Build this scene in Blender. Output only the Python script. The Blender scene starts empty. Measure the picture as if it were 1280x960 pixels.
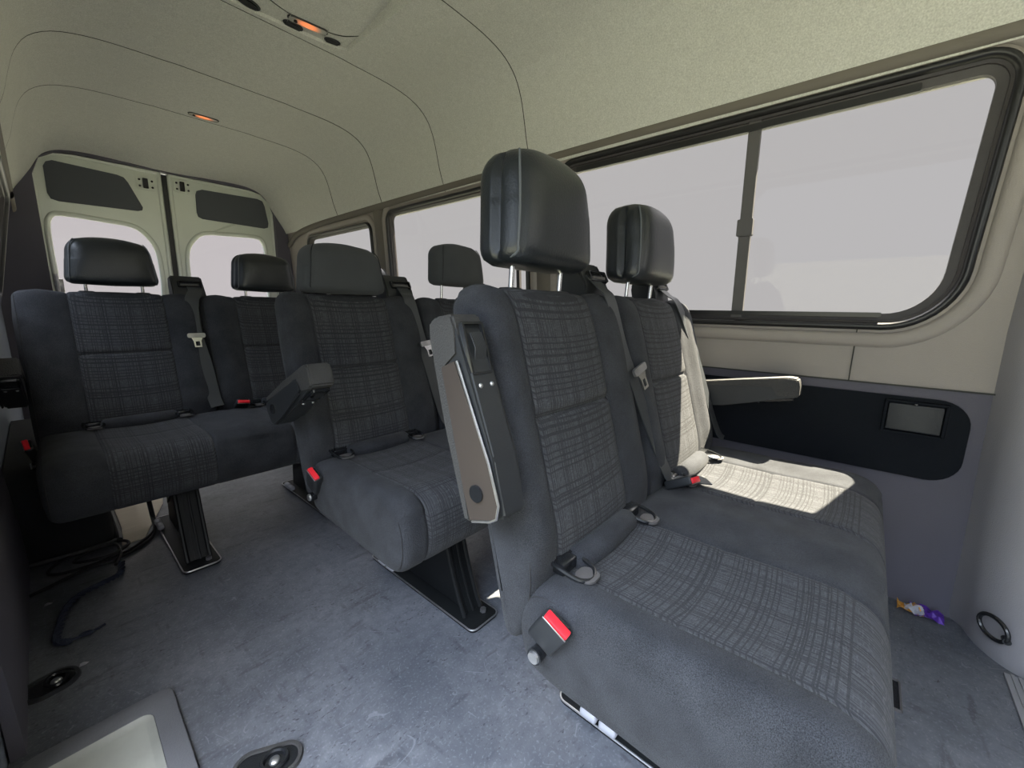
import bpy, bmesh, math, random
from mathutils import Vector, Matrix
random.seed(7)
PI = math.pi
scene = bpy.context.scene
COL = scene.collection

# ------------------------------------------------------------------ camera
FPX = 509.8
yaw, pitch, roll = math.radians(49.1256), math.radians(10.2924), math.radians(1.0444)
CAM = Vector((0, 0, .87))
fw = Vector((math.sin(yaw) * math.cos(pitch), math.cos(yaw) * math.cos(pitch), -math.sin(pitch)))
rt = Vector((math.cos(yaw), -math.sin(yaw), 0))
up = rt.cross(fw)
r2 = math.cos(roll) * rt + math.sin(roll) * up
u2 = -math.sin(roll) * rt + math.cos(roll) * up
cd = bpy.data.cameras.new('camera')
cam = bpy.data.objects.new('camera', cd)
COL.objects.link(cam)
cd.sensor_width = 36
cd.lens = FPX / 1280 * 36
cd.clip_start = .02
cam.matrix_world = Matrix.Translation(CAM) @ Matrix((r2, u2, -fw)).transposed().to_4x4()
scene.camera = cam

# ------------------------------------------------------------------ world, sun, exposure
TINT = .30 ** .5      # per glass surface; a pane has two
world = bpy.data.worlds.new('world')
scene.world = world
world.use_nodes = True
nt = world.node_tree
nt.nodes.clear()
wo = nt.nodes.new('ShaderNodeOutputWorld')
bg = nt.nodes.new('ShaderNodeBackground')
tc = nt.nodes.new('ShaderNodeTexCoord')
sep = nt.nodes.new('ShaderNodeSeparateXYZ')
rampx = nt.nodes.new('ShaderNodeValToRGB')
mr = nt.nodes.new('ShaderNodeMapRange')
mr.inputs[1].default_value = -1
mr.inputs[2].default_value = 1
nt.links.new(tc.outputs['Generated'], sep.inputs[0])
nt.links.new(sep.outputs[0], mr.inputs[0])
nt.links.new(mr.outputs[0], rampx.inputs[0])
nt.links.new(rampx.outputs[0], bg.inputs[0])
rampz = nt.nodes.new('ShaderNodeMapRange')      # sky brighter overhead than at the horizon
rampz.interpolation_type = 'SMOOTHSTEP'
rampz.inputs[1].default_value = .36
rampz.inputs[2].default_value = .75
rampz.inputs[3].default_value = 3.55
rampz.inputs[4].default_value = 44.0
nt.links.new(sep.outputs[2], rampz.inputs[0])
nt.links.new(rampz.outputs[0], bg.inputs[1])
nt.links.new(bg.outputs[0], wo.inputs[0])
e = rampx.color_ramp.elements
e[0].position = .15
e[0].color = (.37, .425, .505, 1)
e[1].position = .52
e[1].color = (.455, .442, .442, 1)

sd = bpy.data.lights.new('sun', 'SUN')
sun = bpy.data.objects.new('sun', sd)
COL.objects.link(sun)
tolight = Vector((1, -.34, 1.6)).normalized()
sun.rotation_euler = tolight.to_track_quat('Z', 'Y').to_euler()
sd.energy = 165
sd.angle = math.radians(.5)
sd.color = (1.0, .90, .68)

scene.view_settings.view_transform = 'Standard'
scene.view_settings.look = 'None'
scene.view_settings.exposure = 0.0
scene.view_settings.gamma = 1
scene.view_settings.use_curve_mapping = False


# ------------------------------------------------------------------ materials
def newmat(name):
    m = bpy.data.materials.new(name)
    m.use_nodes = True
    n = m.node_tree
    b = n.nodes['Principled BSDF']
    return m, n, b


def mat(name, col, rough=.6, metal=0, bump=0, bscale=300, var=0, vscale=6, spec=.5, sheen=0, coat=0, detail=2, grain=0, gscale=450):
    m, n, b = newmat(name)
    b.inputs['Roughness'].default_value = rough
    b.inputs['Metallic'].default_value = metal
    b.inputs['Specular IOR Level'].default_value = spec
    b.inputs['Sheen Weight'].default_value = sheen
    b.inputs['Coat Weight'].default_value = coat
    b.inputs['Base Color'].default_value = (*col, 1)
    t = n.nodes.new('ShaderNodeTexCoord')
    if var:
        x = n.nodes.new('ShaderNodeTexNoise')
        x.inputs['Scale'].default_value = vscale
        x.inputs['Detail'].default_value = 5
        n.links.new(t.outputs['Object'], x.inputs['Vector'])
        r = n.nodes.new('ShaderNodeMapRange')
        r.inputs[1].default_value = .3
        r.inputs[2].default_value = .7
        r.inputs[3].default_value = 1 - var
        r.inputs[4].default_value = 1 + var
        n.links.new(x.outputs[0], r.inputs[0])
        mm = n.nodes.new('ShaderNodeVectorMath')
        mm.operation = 'SCALE'
        mm.inputs[0].default_value = col
        n.links.new(r.outputs[0], mm.inputs['Scale'])
        n.links.new(mm.outputs[0], b.inputs['Base Color'])
    if grain:
        x = n.nodes.new('ShaderNodeTexNoise')
        x.inputs['Scale'].default_value = gscale
        x.inputs['Detail'].default_value = 3
        n.links.new(t.outputs['Object'], x.inputs['Vector'])
        r = n.nodes.new('ShaderNodeMapRange')
        r.inputs[1].default_value = .3
        r.inputs[2].default_value = .7
        r.inputs[3].default_value = 1 - grain
        r.inputs[4].default_value = 1 + grain
        n.links.new(x.outputs[0], r.inputs[0])
        gm = n.nodes.new('ShaderNodeVectorMath')
        gm.operation = 'SCALE'
        src = b.inputs['Base Color']
        if src.is_linked:
            n.links.new(src.links[0].from_socket, gm.inputs[0])
        else:
            gm.inputs[0].default_value = col
        n.links.new(r.outputs[0], gm.inputs['Scale'])
        n.links.new(gm.outputs[0], b.inputs['Base Color'])
    if bump:
        x = n.nodes.new('ShaderNodeTexNoise')
        x.inputs['Scale'].default_value = bscale
        x.inputs['Detail'].default_value = detail
        n.links.new(t.outputs['Object'], x.inputs['Vector'])
        bn = n.nodes.new('ShaderNodeBump')
        bn.inputs['Strength'].default_value = bump
        bn.inputs['Distance'].default_value = .002
        n.links.new(x.outputs[0], bn.inputs['Height'])
        n.links.new(bn.outputs[0], b.inputs['Normal'])
    return m


def math_node(n, op, a, b=None):
    x = n.nodes.new('ShaderNodeMath')
    x.operation = op
    for i, v in enumerate((a, b)):
        if v is None:
            continue
        if isinstance(v, (int, float)):
            x.inputs[i].default_value = v
        else:
            n.links.new(v, x.inputs[i])
    return x.outputs[0]


def plaid(name, base, light, dark):
    m, n, b = newmat(name)
    t = n.nodes.new('ShaderNodeTexCoord')
    s = n.nodes.new('ShaderNodeSeparateXYZ')
    n.links.new(t.outputs['Object'], s.inputs[0])
    v = math_node(n, 'SUBTRACT', s.outputs[2], s.outputs[1])
    wob = n.nodes.new('ShaderNodeTexNoise')
    wob.inputs['Scale'].default_value = 25
    n.links.new(t.outputs['Object'], wob.inputs['Vector'])

    def lines(c, per, width, gper, gduty, phase):
        a = math_node(n, 'MULTIPLY', c, 1 / per)
        a = math_node(n, 'FRACT', math_node(n, 'ADD', a, 100.3 + phase))
        a = math_node(n, 'LESS_THAN', a, width)
        g = math_node(n, 'FRACT', math_node(n, 'ADD', math_node(n, 'MULTIPLY', c, 1 / gper), 100.1 + phase))
        g = math_node(n, 'LESS_THAN', g, gduty)
        return math_node(n, 'MULTIPLY', a, g)
    lx = math_node(n, 'MAXIMUM', lines(s.outputs[0], .0062, .3, .0373, .6, .2), lines(s.outputs[0], .0091, .25, .067, .5, .6))
    lv = math_node(n, 'MAXIMUM', lines(v, .0075, .3, .047, .62, .1), lines(v, .0109, .25, .083, .45, .5))
    dk = math_node(n, 'MAXIMUM', lx, lv)
    # short light slubs
    mp = n.nodes.new('ShaderNodeMapping')
    mp.inputs['Scale'].default_value = (60, 60, 400)
    cx = n.nodes.new('ShaderNodeCombineXYZ')
    n.links.new(s.outputs[0], cx.inputs[0])
    n.links.new(v, cx.inputs[2])
    n.links.new(cx.outputs[0], mp.inputs['Vector'])
    ns = n.nodes.new('ShaderNodeTexNoise')
    ns.inputs['Scale'].default_value = 1.6
    ns.inputs['Detail'].default_value = 2
    n.links.new(mp.outputs[0], ns.inputs['Vector'])
    mp2 = n.nodes.new('ShaderNodeMapping')
    mp2.inputs['Scale'].default_value = (500, 60, 50)
    n.links.new(cx.outputs[0], mp2.inputs['Vector'])
    ns2 = n.nodes.new('ShaderNodeTexNoise')
    ns2.inputs['Scale'].default_value = 1.6
    n.links.new(mp2.outputs[0], ns2.inputs['Vector'])
    sl = math_node(n, 'MAXIMUM', ns.outputs[0], ns2.outputs[0])
    rr = n.nodes.new('ShaderNodeMapRange')
    rr.inputs[1].default_value = .5
    rr.inputs[2].default_value = .72
    n.links.new(sl, rr.inputs[0])
    mx = n.nodes.new('ShaderNodeMix')
    mx.data_type = 'RGBA'
    mx.inputs[6].default_value = (*base, 1)
    mx.inputs[7].default_value = (*light, 1)
    n.links.new(rr.outputs[0], mx.inputs[0])
    mx2 = n.nodes.new('ShaderNodeMix')
    mx2.data_type = 'RGBA'
    mx2.inputs[7].default_value = (*dark, 1)
    n.links.new(math_node(n, 'MULTIPLY', dk, .72), mx2.inputs[0])
    n.links.new(mx.outputs[2], mx2.inputs[6])
    n.links.new(mx2.outputs[2], b.inputs['Base Color'])
    b.inputs['Roughness'].default_value = .95
    b.inputs['Specular IOR Level'].default_value = .15
    b.inputs['Sheen Weight'].default_value = .05
    bn = n.nodes.new('ShaderNodeBump')
    bn.inputs['Strength'].default_value = .5
    bn.inputs['Distance'].default_value = .0015
    n.links.new(math_node(n, 'SUBTRACT', rr.outputs[0], dk), bn.inputs['Height'])
    n.links.new(bn.outputs[0], b.inputs['Normal'])
    return m


def glassmat(name, tint, gloss=.015):
    m, n, b = newmat(name)
    n.nodes.remove(b)
    o = n.nodes['Material Output']
    tr = n.nodes.new('ShaderNodeBsdfTransparent')
    tr.inputs[0].default_value = (*tint, 1)
    gl = n.nodes.new('ShaderNodeBsdfGlossy')
    gl.inputs['Roughness'].default_value = .02
    mx = n.nodes.new('ShaderNodeMixShader')
    mx.inputs[0].default_value = gloss
    n.links.new(tr.outputs[0], mx.inputs[1])
    n.links.new(gl.outputs[0], mx.inputs[2])
    n.links.new(mx.outputs[0], o.inputs[0])
    return m


def floor_material():
    m, n, b = newmat('rubber_floor')
    t = n.nodes.new('ShaderNodeTexCoord')

    def noise(sc, det, scale=(1, 1, 1), rot=0):
        mp = n.nodes.new('ShaderNodeMapping')
        mp.inputs['Scale'].default_value = scale
        mp.inputs['Rotation'].default_value = (0, 0, rot)
        n.links.new(t.outputs['Object'], mp.inputs['Vector'])
        x = n.nodes.new('ShaderNodeTexNoise')
        x.inputs['Scale'].default_value = sc
        x.inputs['Detail'].default_value = det
        n.links.new(mp.outputs[0], x.inputs['Vector'])
        return x.outputs[0]
    ramp = n.nodes.new('ShaderNodeValToRGB')
    ramp.color_ramp.elements[0].position = .3
    ramp.color_ramp.elements[0].color = (.075, .082, .098, 1)
    ramp.color_ramp.elements[1].position = .72
    ramp.color_ramp.elements[1].color = (.155, .162, .182, 1)
    n.links.new(noise(5, 9), ramp.inputs[0])
    last = ramp.outputs[0]

    def over(fac, col, amt):
        nonlocal last
        mx = n.nodes.new('ShaderNodeMix')
        mx.data_type = 'RGBA'
        mx.inputs[7].default_value = (*col, 1)
        n.links.new(math_node(n, 'MULTIPLY', fac, amt), mx.inputs[0])
        n.links.new(last, mx.inputs[6])
        last = mx.outputs[2]
    # dark scuffs, elongated
    for sc, scl, rot, lo, hi, amt in ((7, (1, 4.5, 1), .9, .60, .68, .6), (11, (3.5, 1, 1), .3, .62, .70, .5)):
        r = n.nodes.new('ShaderNodeMapRange')
        r.inputs[1].default_value = lo
        r.inputs[2].default_value = hi
        n.links.new(noise(sc, 6, scl, rot), r.inputs[0])
        over(r.outputs[0], (.03, .033, .04), amt)
    r = n.nodes.new('ShaderNodeMapRange')
    r.inputs[1].default_value = .35
    r.inputs[2].default_value = .70
    n.links.new(noise(38, 8), r.inputs[0])
    over(r.outputs[0], (.055, .062, .078), .55)
    # fine speckle
    r = n.nodes.new('ShaderNodeMapRange')
    r.inputs[1].default_value = .62
    r.inputs[2].default_value = .72
    n.links.new(noise(90, 3), r.inputs[0])
    over(r.outputs[0], (.05, .055, .065), .45)
    # clustered dark pits
    r = n.nodes.new('ShaderNodeMapRange')
    r.inputs[1].default_value = .60
    r.inputs[2].default_value = .66
    n.links.new(noise(75, 4, (1, 2.2, 1), .7), r.inputs[0])
    r3 = n.nodes.new('ShaderNodeMapRange')
    r3.inputs[1].default_value = .48
    r3.inputs[2].default_value = .62
    n.links.new(noise(6, 4, (1, 2, 1), .9), r3.inputs[0])
    over(math_node(n, 'MULTIPLY', r.outputs[0], r3.outputs[0]), (.018, .02, .026), .85)
    # pale dusty grain
    r = n.nodes.new('ShaderNodeMapRange')
    r.inputs[1].default_value = .55
    r.inputs[2].default_value = .75
    n.links.new(noise(160, 4), r.inputs[0])
    over(r.outputs[0], (.24, .25, .28), .5)
    # light scratches: thin zero-crossings of noise
    for sc, scl, rot, w in ((5.2, (1, 3, 1), .5, .0026), (6.1, (3, 1, 1), -.4, .003), (3.7, (1, 2, 1), 2.0, .0014), (8, (1, 2, 1), 1.2, .004)):
        a = noise(sc, 0, scl, rot)
        d = math_node(n, 'ABSOLUTE', math_node(n, 'SUBTRACT', a, .5))
        ln = math_node(n, 'LESS_THAN', d, w)
        msk = math_node(n, 'GREATER_THAN', noise(sc * 3.3, 1, (1, 1, 1), rot + 1), .62)
        over(math_node(n, 'MULTIPLY', ln, msk), (.24, .25, .28), .38)
    n.links.new(last, b.inputs['Base Color'])
    rr = n.nodes.new('ShaderNodeMapRange')
    rr.inputs[3].default_value = .28
    rr.inputs[4].default_value = .55
    n.links.new(noise(18, 6), rr.inputs[0])
    n.links.new(rr.outputs[0], b.inputs['Roughness'])
    bn = n.nodes.new('ShaderNodeBump')
    bn.inputs['Strength'].default_value = .35
    bn.inputs['Distance'].default_value = .002
    n.links.new(noise(220, 3), bn.inputs['Height'])
    n.links.new(bn.outputs[0], b.inputs['Normal'])
    return m


def wood_mat():
    m, n, b = newmat('tan_wood')
    t = n.nodes.new('ShaderNodeTexCoord')
    mp = n.nodes.new('ShaderNodeMapping')
    mp.inputs['Scale'].default_value = (6, 60, 1)
    n.links.new(t.outputs['Object'], mp.inputs['Vector'])
    x = n.nodes.new('ShaderNodeTexNoise')
    x.inputs['Scale'].default_value = 2
    x.inputs['Detail'].default_value = 5
    n.links.new(mp.outputs[0], x.inputs['Vector'])
    r = n.nodes.new('ShaderNodeValToRGB')
    r.color_ramp.elements[0].color = (.56, .48, .38, 1)
    r.color_ramp.elements[1].color = (.76, .68, .56, 1)
    n.links.new(x.outputs[0], r.inputs[0])
    n.links.new(r.outputs[0], b.inputs['Base Color'])
    b.inputs['Roughness'].default_value = .7
    return m


def emit_mat(name, col, strength, base=(.8, .5, .3)):
    m, n, b = newmat(name)
    b.inputs['Base Color'].default_value = (*base, 1)
    b.inputs['Emission Color'].default_value = (*col, 1)
    b.inputs['Emission Strength'].default_value = strength
    b.inputs['Roughness'].default_value = .25
    return m


def lit_lens():
    m, n, b = newmat('lit_lamp_lens')
    t = n.nodes.new('ShaderNodeTexCoord')
    mp = n.nodes.new('ShaderNodeMapping')
    mp.inputs['Scale'].default_value = (21, 34, 0)
    n.links.new(t.outputs['Object'], mp.inputs['Vector'])
    ln = n.nodes.new('ShaderNodeVectorMath')
    ln.operation = 'LENGTH'
    n.links.new(mp.outputs[0], ln.inputs[0])
    r = n.nodes.new('ShaderNodeMapRange')
    r.interpolation_type = 'SMOOTHSTEP'
    r.inputs[1].default_value = 1.15
    r.inputs[2].default_value = .2
    r.inputs[3].default_value = 0
    r.inputs[4].default_value = 1.0
    n.links.new(ln.outputs['Value'], r.inputs[0])
    b.inputs['Base Color'].default_value = (.36, .36, .33, 1)
    b.inputs['Roughness'].default_value = .25
    b.inputs['Emission Color'].default_value = (1.0, .20, .02, 1)
    n.links.new(r.outputs[0], b.inputs['Emission Strength'])
    return m


M = dict(
    fabric=mat('charcoal_fabric', (.036, .038, .044), .95, bump=.9, bscale=420, var=.22, vscale=16, spec=.10, sheen=.05, detail=4, grain=.5, gscale=850),
    plaid=plaid('plaid_fabric', (.046, .048, .055), (.088, .09, .098), (.022, .023, .026)),
    head_fabric=mat('headrest_fabric', (.058, .062, .066), .9, bump=.3, bscale=500, var=.1, vscale=8, spec=.15, sheen=.08),
    leather=mat('black_leather', (.014, .017, .020), .33, bump=.35, bscale=260, spec=.55, var=.1, detail=4),
    seam=mat('grey_thread', (.018, .018, .020), .9),
    piping=mat('piping', (.10, .11, .12), .5),
    stitch=mat('stitching', (.02, .022, .026), .9),
    black=mat('black_plastic', (.018, .02, .023), .5, bump=.15, bscale=500),
    blackshine=mat('black_gloss_plastic', (.012, .013, .015), .25),
    blackmetal=mat('black_painted_metal', (.008, .009, .010), .5, spec=.25),
    grey=mat('pebbled_grey_plastic', (.038, .037, .037), .65, bump=.9, bscale=350, detail=3),
    midgrey=mat('grey_plastic', (.09, .085, .085), .55, bump=.3, bscale=400),
    panel=mat('bronze_grey_trim', (.060, .048, .042), .45, metal=.25, var=.1, vscale=5),
    chrome=mat('chrome', (.75, .75, .75), .2, metal=1),
    steel=mat('worn_steel', (.45, .45, .46), .35, metal=.9, var=.2, vscale=40),
    red=mat('red_plastic', (.72, .015, .03), .35),
    webbing=mat('belt_webbing', (.032, .036, .041), .45, bump=.4, bscale=900, spec=.6),
    headliner=mat('headliner_felt', (.58, .58, .535), .98, bump=.6, bscale=330, var=.03, vscale=40, spec=.05, detail=3, grain=.16, gscale=260),
    gap=mat('dark_gap', (.045, .045, .04), .9),
    wall_hi=mat('taupe_wall_plastic', (.315, .285, .262), .6, bump=.35, bscale=500, var=.03, vscale=5, spec=.35),
    wall_pillar=mat('pillar_plastic', (.27, .26, .275), .42, bump=.35, bscale=500, spec=.4),
    wall_left=mat('blue_grey_wall_plastic', (.20, .225, .27), .6, bump=.35, bscale=500, spec=.35),
    wall_lo=mat('shaded_wall_plastic', (.105, .10, .125), .62, bump=.35, bscale=500, var=.04, vscale=5, spec=.35),  # same plastic as the upper wall, dim bluish light put into its colour
    trim=mat('brown_grey_trim', (.15, .135, .115), .6, bump=.3, bscale=500, spec=.3),
    felt=mat('black_felt', (.012, .014, .018), .95, bump=.4, bscale=500, spec=.1),
    seal=mat('black_rubber_seal', (.012, .012, .013), .35, spec=.5),
    frame=mat('dark_window_frame', (.045, .04, .042), .5, bump=.3, bscale=500),
    door=mat('silver_green_paint', (.72, .76, .68), .25, metal=.15, coat=.4, var=.03, vscale=6),
    patch=mat('dark_grey_board', (.085, .092, .105), .85, bump=.3, bscale=400),
    glass=glassmat('tinted_glass', (TINT, TINT, TINT)),
    glass_rear=glassmat('rear_glass', (TINT * 1.07, TINT * 1.05, TINT * 1.06)),
    floor=floor_material(),
    wood=wood_mat(),
    lens=mat('clear_lamp_lens', (.42, .42, .38), .25),
    lens_lit=lit_lens(),
    white=mat('white_plastic', (.40, .40, .44), .5),
    pan=mat('pale_worn_metal', (.30, .31, .285), .5, var=.12, vscale=9, bump=.3, bscale=80),
    matgrey=mat('grey_mat_frame', (.13, .135, .15), .6, bump=.5, bscale=300, var=.1),
    cord=mat('navy_cord', (.012, .018, .04), .7, bump=.6, bscale=400),
    cable=mat('black_cable', (.012, .012, .015), .5),
    purple=mat('purple_foil', (.09, .03, .30), .3, metal=.3),
    gold=mat('orange_foil', (.55, .28, .06), .3, metal=.4),
    grate=mat('grey_grate', (.28, .28, .30), .5, metal=.3),
    ground=mat('dry_grass_ground', (.038, .042, .033), .9, var=.1, vscale=2),
    darkwell=mat('black_carpet', (.014, .016, .018), .9, bump=.5, bscale=300, var=.2, vscale=8),
)


# ------------------------------------------------------------------ mesh helpers
def finish(name, bm, mats, parent=None, org=(0, 0, 0), smooth=True, angle=40, label=None, cat=None, group=None, kind=None):
    """bm in world (or row-1) coordinates; org = origin of the thing; returns the linked object"""
    bmesh.ops.remove_doubles(bm, verts=bm.verts, dist=1e-6)
    bmesh.ops.recalc_face_normals(bm, faces=bm.faces)
    if any(org):
        bmesh.ops.translate(bm, vec=-Vector(org), verts=bm.verts)
    me = bpy.data.meshes.new(name)
    if smooth:
        for f in bm.faces:
            f.smooth = True
        lim = math.radians(angle)
        for ed in bm.edges:
            if len(ed.link_faces) == 2 and ed.calc_face_angle(0) > lim:
                ed.smooth = False
    bm.to_mesh(me)
    bm.free()
    if not isinstance(mats, (list, tuple)):
        mats = [mats]
    for m in mats:
        me.materials.append(m)
    o = bpy.data.objects.new(name, me)
    COL.objects.link(o)
    if parent is not None:
        o.parent = parent
    elif any(org):
        o.location = org
    if label: o['label'] = label
    if cat: o['category'] = cat
    if group: o['group'] = group
    if kind: o['kind'] = kind
    return o


def thing(name, loc, label, cat, group=None, rot=(0, 0, 0)):
    o = bpy.data.objects.new(name, None)
    o.empty_display_size = .05
    COL.objects.link(o)
    o.location = loc
    o.rotation_euler = rot
    o['label'] = label
    o['category'] = cat
    if group: o['group'] = group
    return o


def box(bm, lo, hi, bev=0, seg=2, mtx=None, mi=0):
    lo, hi = Vector(lo), Vector(hi)
    r = bmesh.ops.create_cube(bm, size=1)
    vs = r['verts']
    c, s = (lo + hi) / 2, hi - lo
    for v in vs:
        v.co = Vector((v.co.x * s.x, v.co.y * s.y, v.co.z * s.z)) + c
    if mtx is not None:
        for v in vs:
            v.co = mtx @ v.co
    fs = list({f for v in vs for f in v.link_faces})
    for f in fs: f.material_index = mi
    if bev:
        es = list({ed for v in vs for ed in v.link_edges})
        r = bmesh.ops.bevel(bm, geom=es, offset=bev, segments=seg, profile=.5, affect='EDGES')
        for f in r['faces']: f.material_index = mi
    return bm


def catmull(pts, n=8, closed=False):
    pts = [Vector(p) for p in pts]
    out = []
    L = len(pts)
    rng = range(L) if closed else range(L - 1)
    for i in rng:
        p0 = pts[(i - 1) % L] if closed or i > 0 else pts[0]
        p1 = pts[i]
        p2 = pts[(i + 1) % L]
        p3 = pts[(i + 2) % L] if closed or i + 2 < L else pts[-1]
        for k in range(n):
            t = k / n
            out.append(.5 * ((2 * p1) + (p2 - p0) * t + (2 * p0 - 5 * p1 + 4 * p2 - p3) * t * t + (3 * p1 - p0 - 3 * p2 + p3) * t ** 3))
    if not closed:
        out.append(pts[-1])
    return out


def tube(bm, pts, r, seg=8, closed=False, mi=0, caps=True):
    pts = [Vector(p) for p in pts]
    n = len(pts)
    rings = []
    prev = None
    for i, p in enumerate(pts):
        a = pts[(i - 1) % n] if closed or i else p
        b = pts[(i + 1) % n] if closed or i < n - 1 else p
        t = (b - a).normalized()
        if prev is None:
            h = Vector((0, 0, 1)) if abs(t.z) < .9 else Vector((1, 0, 0))
            u = t.cross(h).normalized()
        else:
            u = (prev - t * prev.dot(t)).normalized()
        prev = u
        w = t.cross(u)
        rr = r[i] if isinstance(r, (list, tuple)) else r
        rings.append([bm.verts.new(p + (u * math.cos(2 * PI * k / seg) + w * math.sin(2 * PI * k / seg)) * rr) for k in range(seg)])
    m = n if closed else n - 1
    for i in range(m):
        A, B = rings[i], rings[(i + 1) % n]
        for k in range(seg):
            f = bm.faces.new((A[k], A[(k + 1) % seg], B[(k + 1) % seg], B[k]))
            f.material_index = mi
    if not closed and caps:
        for R_ in (rings[0], rings[-1]):
            f = bm.faces.new(R_)
            f.material_index = mi
    return bm


def ribbon(bm, pts, wd, width, th=.0022, mi=0, smooth=6):
    """flat strap along pts; wd = width direction"""
    P = catmull(pts, smooth)
    wd = Vector(wd).normalized()
    rings = []
    for i, p in enumerate(P):
        t = (P[min(i + 1, len(P) - 1)] - P[max(i - 1, 0)]).normalized()
        w = (wd - t * wd.dot(t)).normalized()
        nn = t.cross(w)
        rings.append([bm.verts.new(p + w * a * width / 2 + nn * b * th / 2) for a, b in ((-1, -1), (1, -1), (1, 1), (-1, 1))])
    for i in range(len(rings) - 1):
        for k in range(4):
            f = bm.faces.new((rings[i][k], rings[i][(k + 1) % 4], rings[i + 1][(k + 1) % 4], rings[i + 1][k]))
            f.material_index = mi
    bm.faces.new(rings[0]); bm.faces.new(rings[-1])
    return bm


def rrect(x0, x1, y0, y1, r, n=6):
    """rounded rectangle contour; r = one radius or four (x1y0, x1y1, x0y1, x0y0)"""
    if not isinstance(r, (list, tuple)): r = [r] * 4
    out = []
    for (cx, cy, a0), q in zip(((x1, y0, -90), (x1, y1, 0), (x0, y1, 90), (x0, y0, 180)), r):
        sx = -1 if cx == x1 else 1
        sy = 1 if cy == y0 else -1
        for k in range(n + 1):
            a = math.radians(a0 + 90 * k / n)
            out.append((cx + sx * q + q * math.cos(a), cy + sy * q + q * math.sin(a)))
    return out


def plate(contours, th, fmap, bm=None, mi=0, bev=0):
    """filled outline with holes in (u,v), thickness th in w, mapped by fmap(u,v,w)"""
    cu = bpy.data.curves.new('tmp', 'CURVE')
    cu.dimensions = '2D'
    cu.fill_mode = 'BOTH'
    cu.extrude = th / 2
    if bev:
        cu.bevel_depth = bev
        cu.bevel_resolution = 1
        cu.extrude = max(th / 2 - bev, 0)
        cu.offset = -bev
    for c in contours:
        s = cu.splines.new('POLY')
        s.points.add(len(c) - 1)
        for p, q in zip(s.points, c):
            p.co = (q[0], q[1], 0, 1)
        s.use_cyclic_u = True
    ob = bpy.data.objects.new('tmp', cu)
    COL.objects.link(ob)
    dg = bpy.context.evaluated_depsgraph_get()
    me = bpy.data.meshes.new_from_object(ob.evaluated_get(dg))
    own = bm is None
    bm = bm or bmesh.new()
    b2 = bmesh.new()
    b2.from_mesh(me)
    bmesh.ops.remove_doubles(b2, verts=b2.verts, dist=1e-6)
    vm = {}
    for v in b2.verts:
        vm[v] = bm.verts.new(fmap(v.co.x, v.co.y, v.co.z))
    for f in b2.faces:
        try:
            g = bm.faces.new([vm[v] for v in f.verts])
            g.material_index = mi
        except ValueError:
            pass
    b2.free()
    COL.objects.unlink(ob)
    bpy.data.objects.remove(ob)
    bpy.data.curves.remove(cu)
    bpy.data.meshes.remove(me)
    return bm


def ringband(bm, contour, off, th, fmap, mi=0):
    """a frame strip: contour (u,v) outer; inner = contour moved in by off; thickness th towards +w"""
    n = len(contour)
    inner = offset_loop(contour, off)
    rings = []
    for i in range(n):
        o, q = contour[i], inner[i]
        rings.append([bm.verts.new(fmap(o[0], o[1], 0)), bm.verts.new(fmap(o[0] * .8 + q[0] * .2, o[1] * .8 + q[1] * .2, th)),
                      bm.verts.new(fmap(o[0] * .2 + q[0] * .8, o[1] * .2 + q[1] * .8, th)), bm.verts.new(fmap(q[0], q[1], 0))])
    for i in range(n):
        A, B = rings[i], rings[(i + 1) % n]
        for k in range(4):
            f = bm.faces.new((A[k], A[(k + 1) % 4], B[(k + 1) % 4], B[k]))
            f.material_index = mi
    return bm


def offset_loop(c, off):
    n = len(c)
    area = sum(c[i][0] * c[(i + 1) % n][1] - c[(i + 1) % n][0] * c[i][1] for i in range(n))
    sg = 1 if area > 0 else -1
    out = []
    for i in range(n):
        # robust tangent
        j = 1
        ax, ay = c[(i + 1) % n][0] - c[i - 1][0], c[(i + 1) % n][1] - c[i - 1][1]
        l = math.hypot(ax, ay) or 1
        out.append((c[i][0] - ay / l * off * sg, c[i][1] + ax / l * off * sg))
    return out


def loop_resample(pts, step):
    pts = [Vector(p) for p in pts]
    n = len(pts)
    L = [0]
    for i in range(n):
        L.append(L[-1] + (pts[(i + 1) % n] - pts[i]).length)
    tot = L[-1]
    m = max(8, int(tot / step))
    out = []
    j = 0
    for k in range(m):
        s = tot * k / m
        while L[j + 1] < s: j += 1
        t = (s - L[j]) / max(1e-9, L[j + 1] - L[j])
        out.append(pts[j].lerp(pts[(j + 1) % n], t))
    return out


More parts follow.
